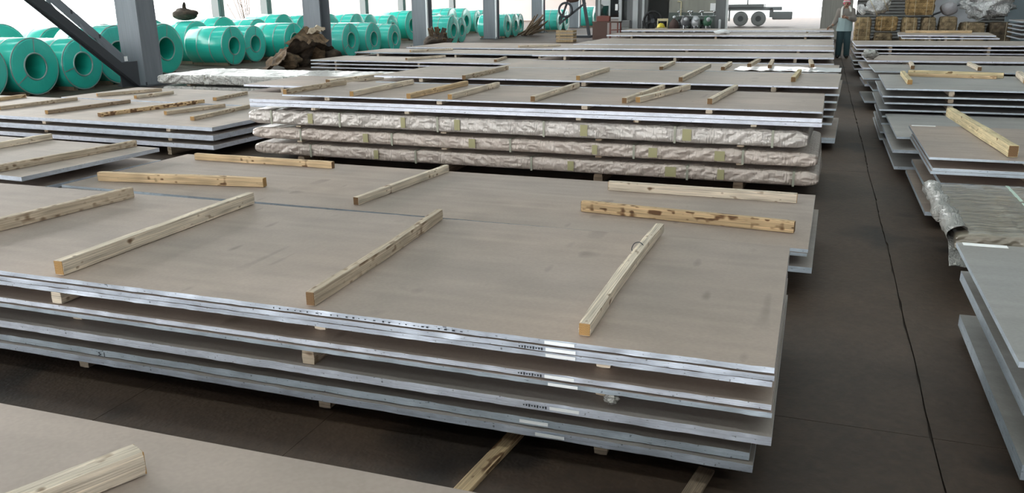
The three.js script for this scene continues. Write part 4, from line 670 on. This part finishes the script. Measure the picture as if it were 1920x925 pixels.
  mesh('mouth', new THREE.SphereGeometry(0.02, 10, 6).scale(1, 0.25, 0.4).translate(0, 1.418, 0.106), M.redBrown, g);
  const o = 0.022, fat = (l) => l.map((b) => [b[0], b[1], b[2] + o, b[3] + o, b[4]]);
  mesh('shirt', field(fat([[[0, 0.92, 0], [0, 1.0, 0], 0.105, 0.1, 1.35], [[0, 1.0, 0], [0, 1.2, 0], 0.1, 0.11, 1.45], [[-0.13, sh - 0.02, 0], [0.13, sh - 0.02, 0], 0.07, 0.07], [R.s, R.e, 0.05, 0.042], [R.e, [-0.285, 0.94, 0.09], 0.042, 0.034], [Lf.s, Lf.e, 0.05, 0.042], [Lf.e, [0.1, 1.09, 0.19], 0.042, 0.034]]), 90, 0.5, [0, 1.08, 0.03], 0.03), M.shirt, g);
  mesh('apron', (() => { const q = new THREE.CylinderGeometry(0.19, 0.215, 0.36, 32, 8, true).scale(1, 1, 0.82), p = q.attributes.position; for (let i = 0; i < p.count; i++) { const a = Math.atan2(p.getZ(i), p.getX(i)), k = 1 + 0.04 * Math.sin(a * 9 + p.getY(i) * 6) * (0.4 - p.getY(i)); p.setX(i, p.getX(i) * k); p.setZ(i, p.getZ(i) * k); } q.computeVertexNormals(); return q.translate(0, 0.92, 0.01); })(), new THREE.MeshStandardMaterial({ color: M.apron.color, roughness: 0.85, side: THREE.DoubleSide }), g);
  mesh('trousers', field([[[0, hipY + 0.02, 0], [0, hipY, 0], 0.125, 0.13, 1.3], [[-0.085, hipY, 0], [-0.1, 0.44, 0.02], 0.105, 0.085], [[-0.1, 0.44, 0.02], [-0.11, 0.1, -0.01], 0.085, 0.078], [[0.085, hipY, 0], [0.1, 0.44, 0.02], 0.105, 0.085], [[0.1, 0.44, 0.02], [0.11, 0.1, -0.01], 0.085, 0.078]], 90, 0.55, [0, 0.48, 0], 0.03), M.trousers, g);
  const hs = mesh('headscarf', (() => { const q = field([[[0, 1.505, -0.012], [0, 1.53, -0.015], 0.098, 0.09, 0.98], [[0, 1.44, -0.06], [0, 1.5, -0.04], 0.06, 0.08]], 60, 0.17, [0, 1.5, -0.01], 0.02); return q; })(), M.scarfPink, g);
  mesh('scarf_band', new THREE.TorusGeometry(0.088, 0.02, 10, 32).scale(1, 1.08, 1).rotateX(1.35).translate(0, 1.515, 0.0), M.scarfWhite, hs);
  mesh('towel', merge([new THREE.TubeGeometry(new THREE.CatmullRomCurve3([[-0.09, 1.1, 0.17], [-0.1, 1.25, 0.15], [-0.09, 1.37, 0.05], [0, 1.385, -0.07], [0.09, 1.37, 0.05], [0.13, 1.26, 0.14]].map((p) => new THREE.Vector3(...p))), 40, 0.03, 8)]), M.towel, g);
  for (const s of [-1, 1]) mesh('shoe', lump(0.08, 0.62, 0.55, 1.65, 0.05, 1, s).translate(s * 0.12, 0.045, 0.05), M.shoe, g);
  mesh('glove', lump(0.05, 0.9, 1, 1, 0.2, 1.5, 5).translate(R.w[0] - 0.05, R.w[1] - 0.04, R.w[2] + 0.04), M.shirt, g);
  tag(g, 'person in pink headscarf, grey-brown shirt, pale apron and dark teal trousers standing in the aisle', 'person');
}
scene.traverse((o) => { if (o.isMesh) { o.castShadow = true; o.receiveShadow = true; } });
renderer.render(scene, camera);
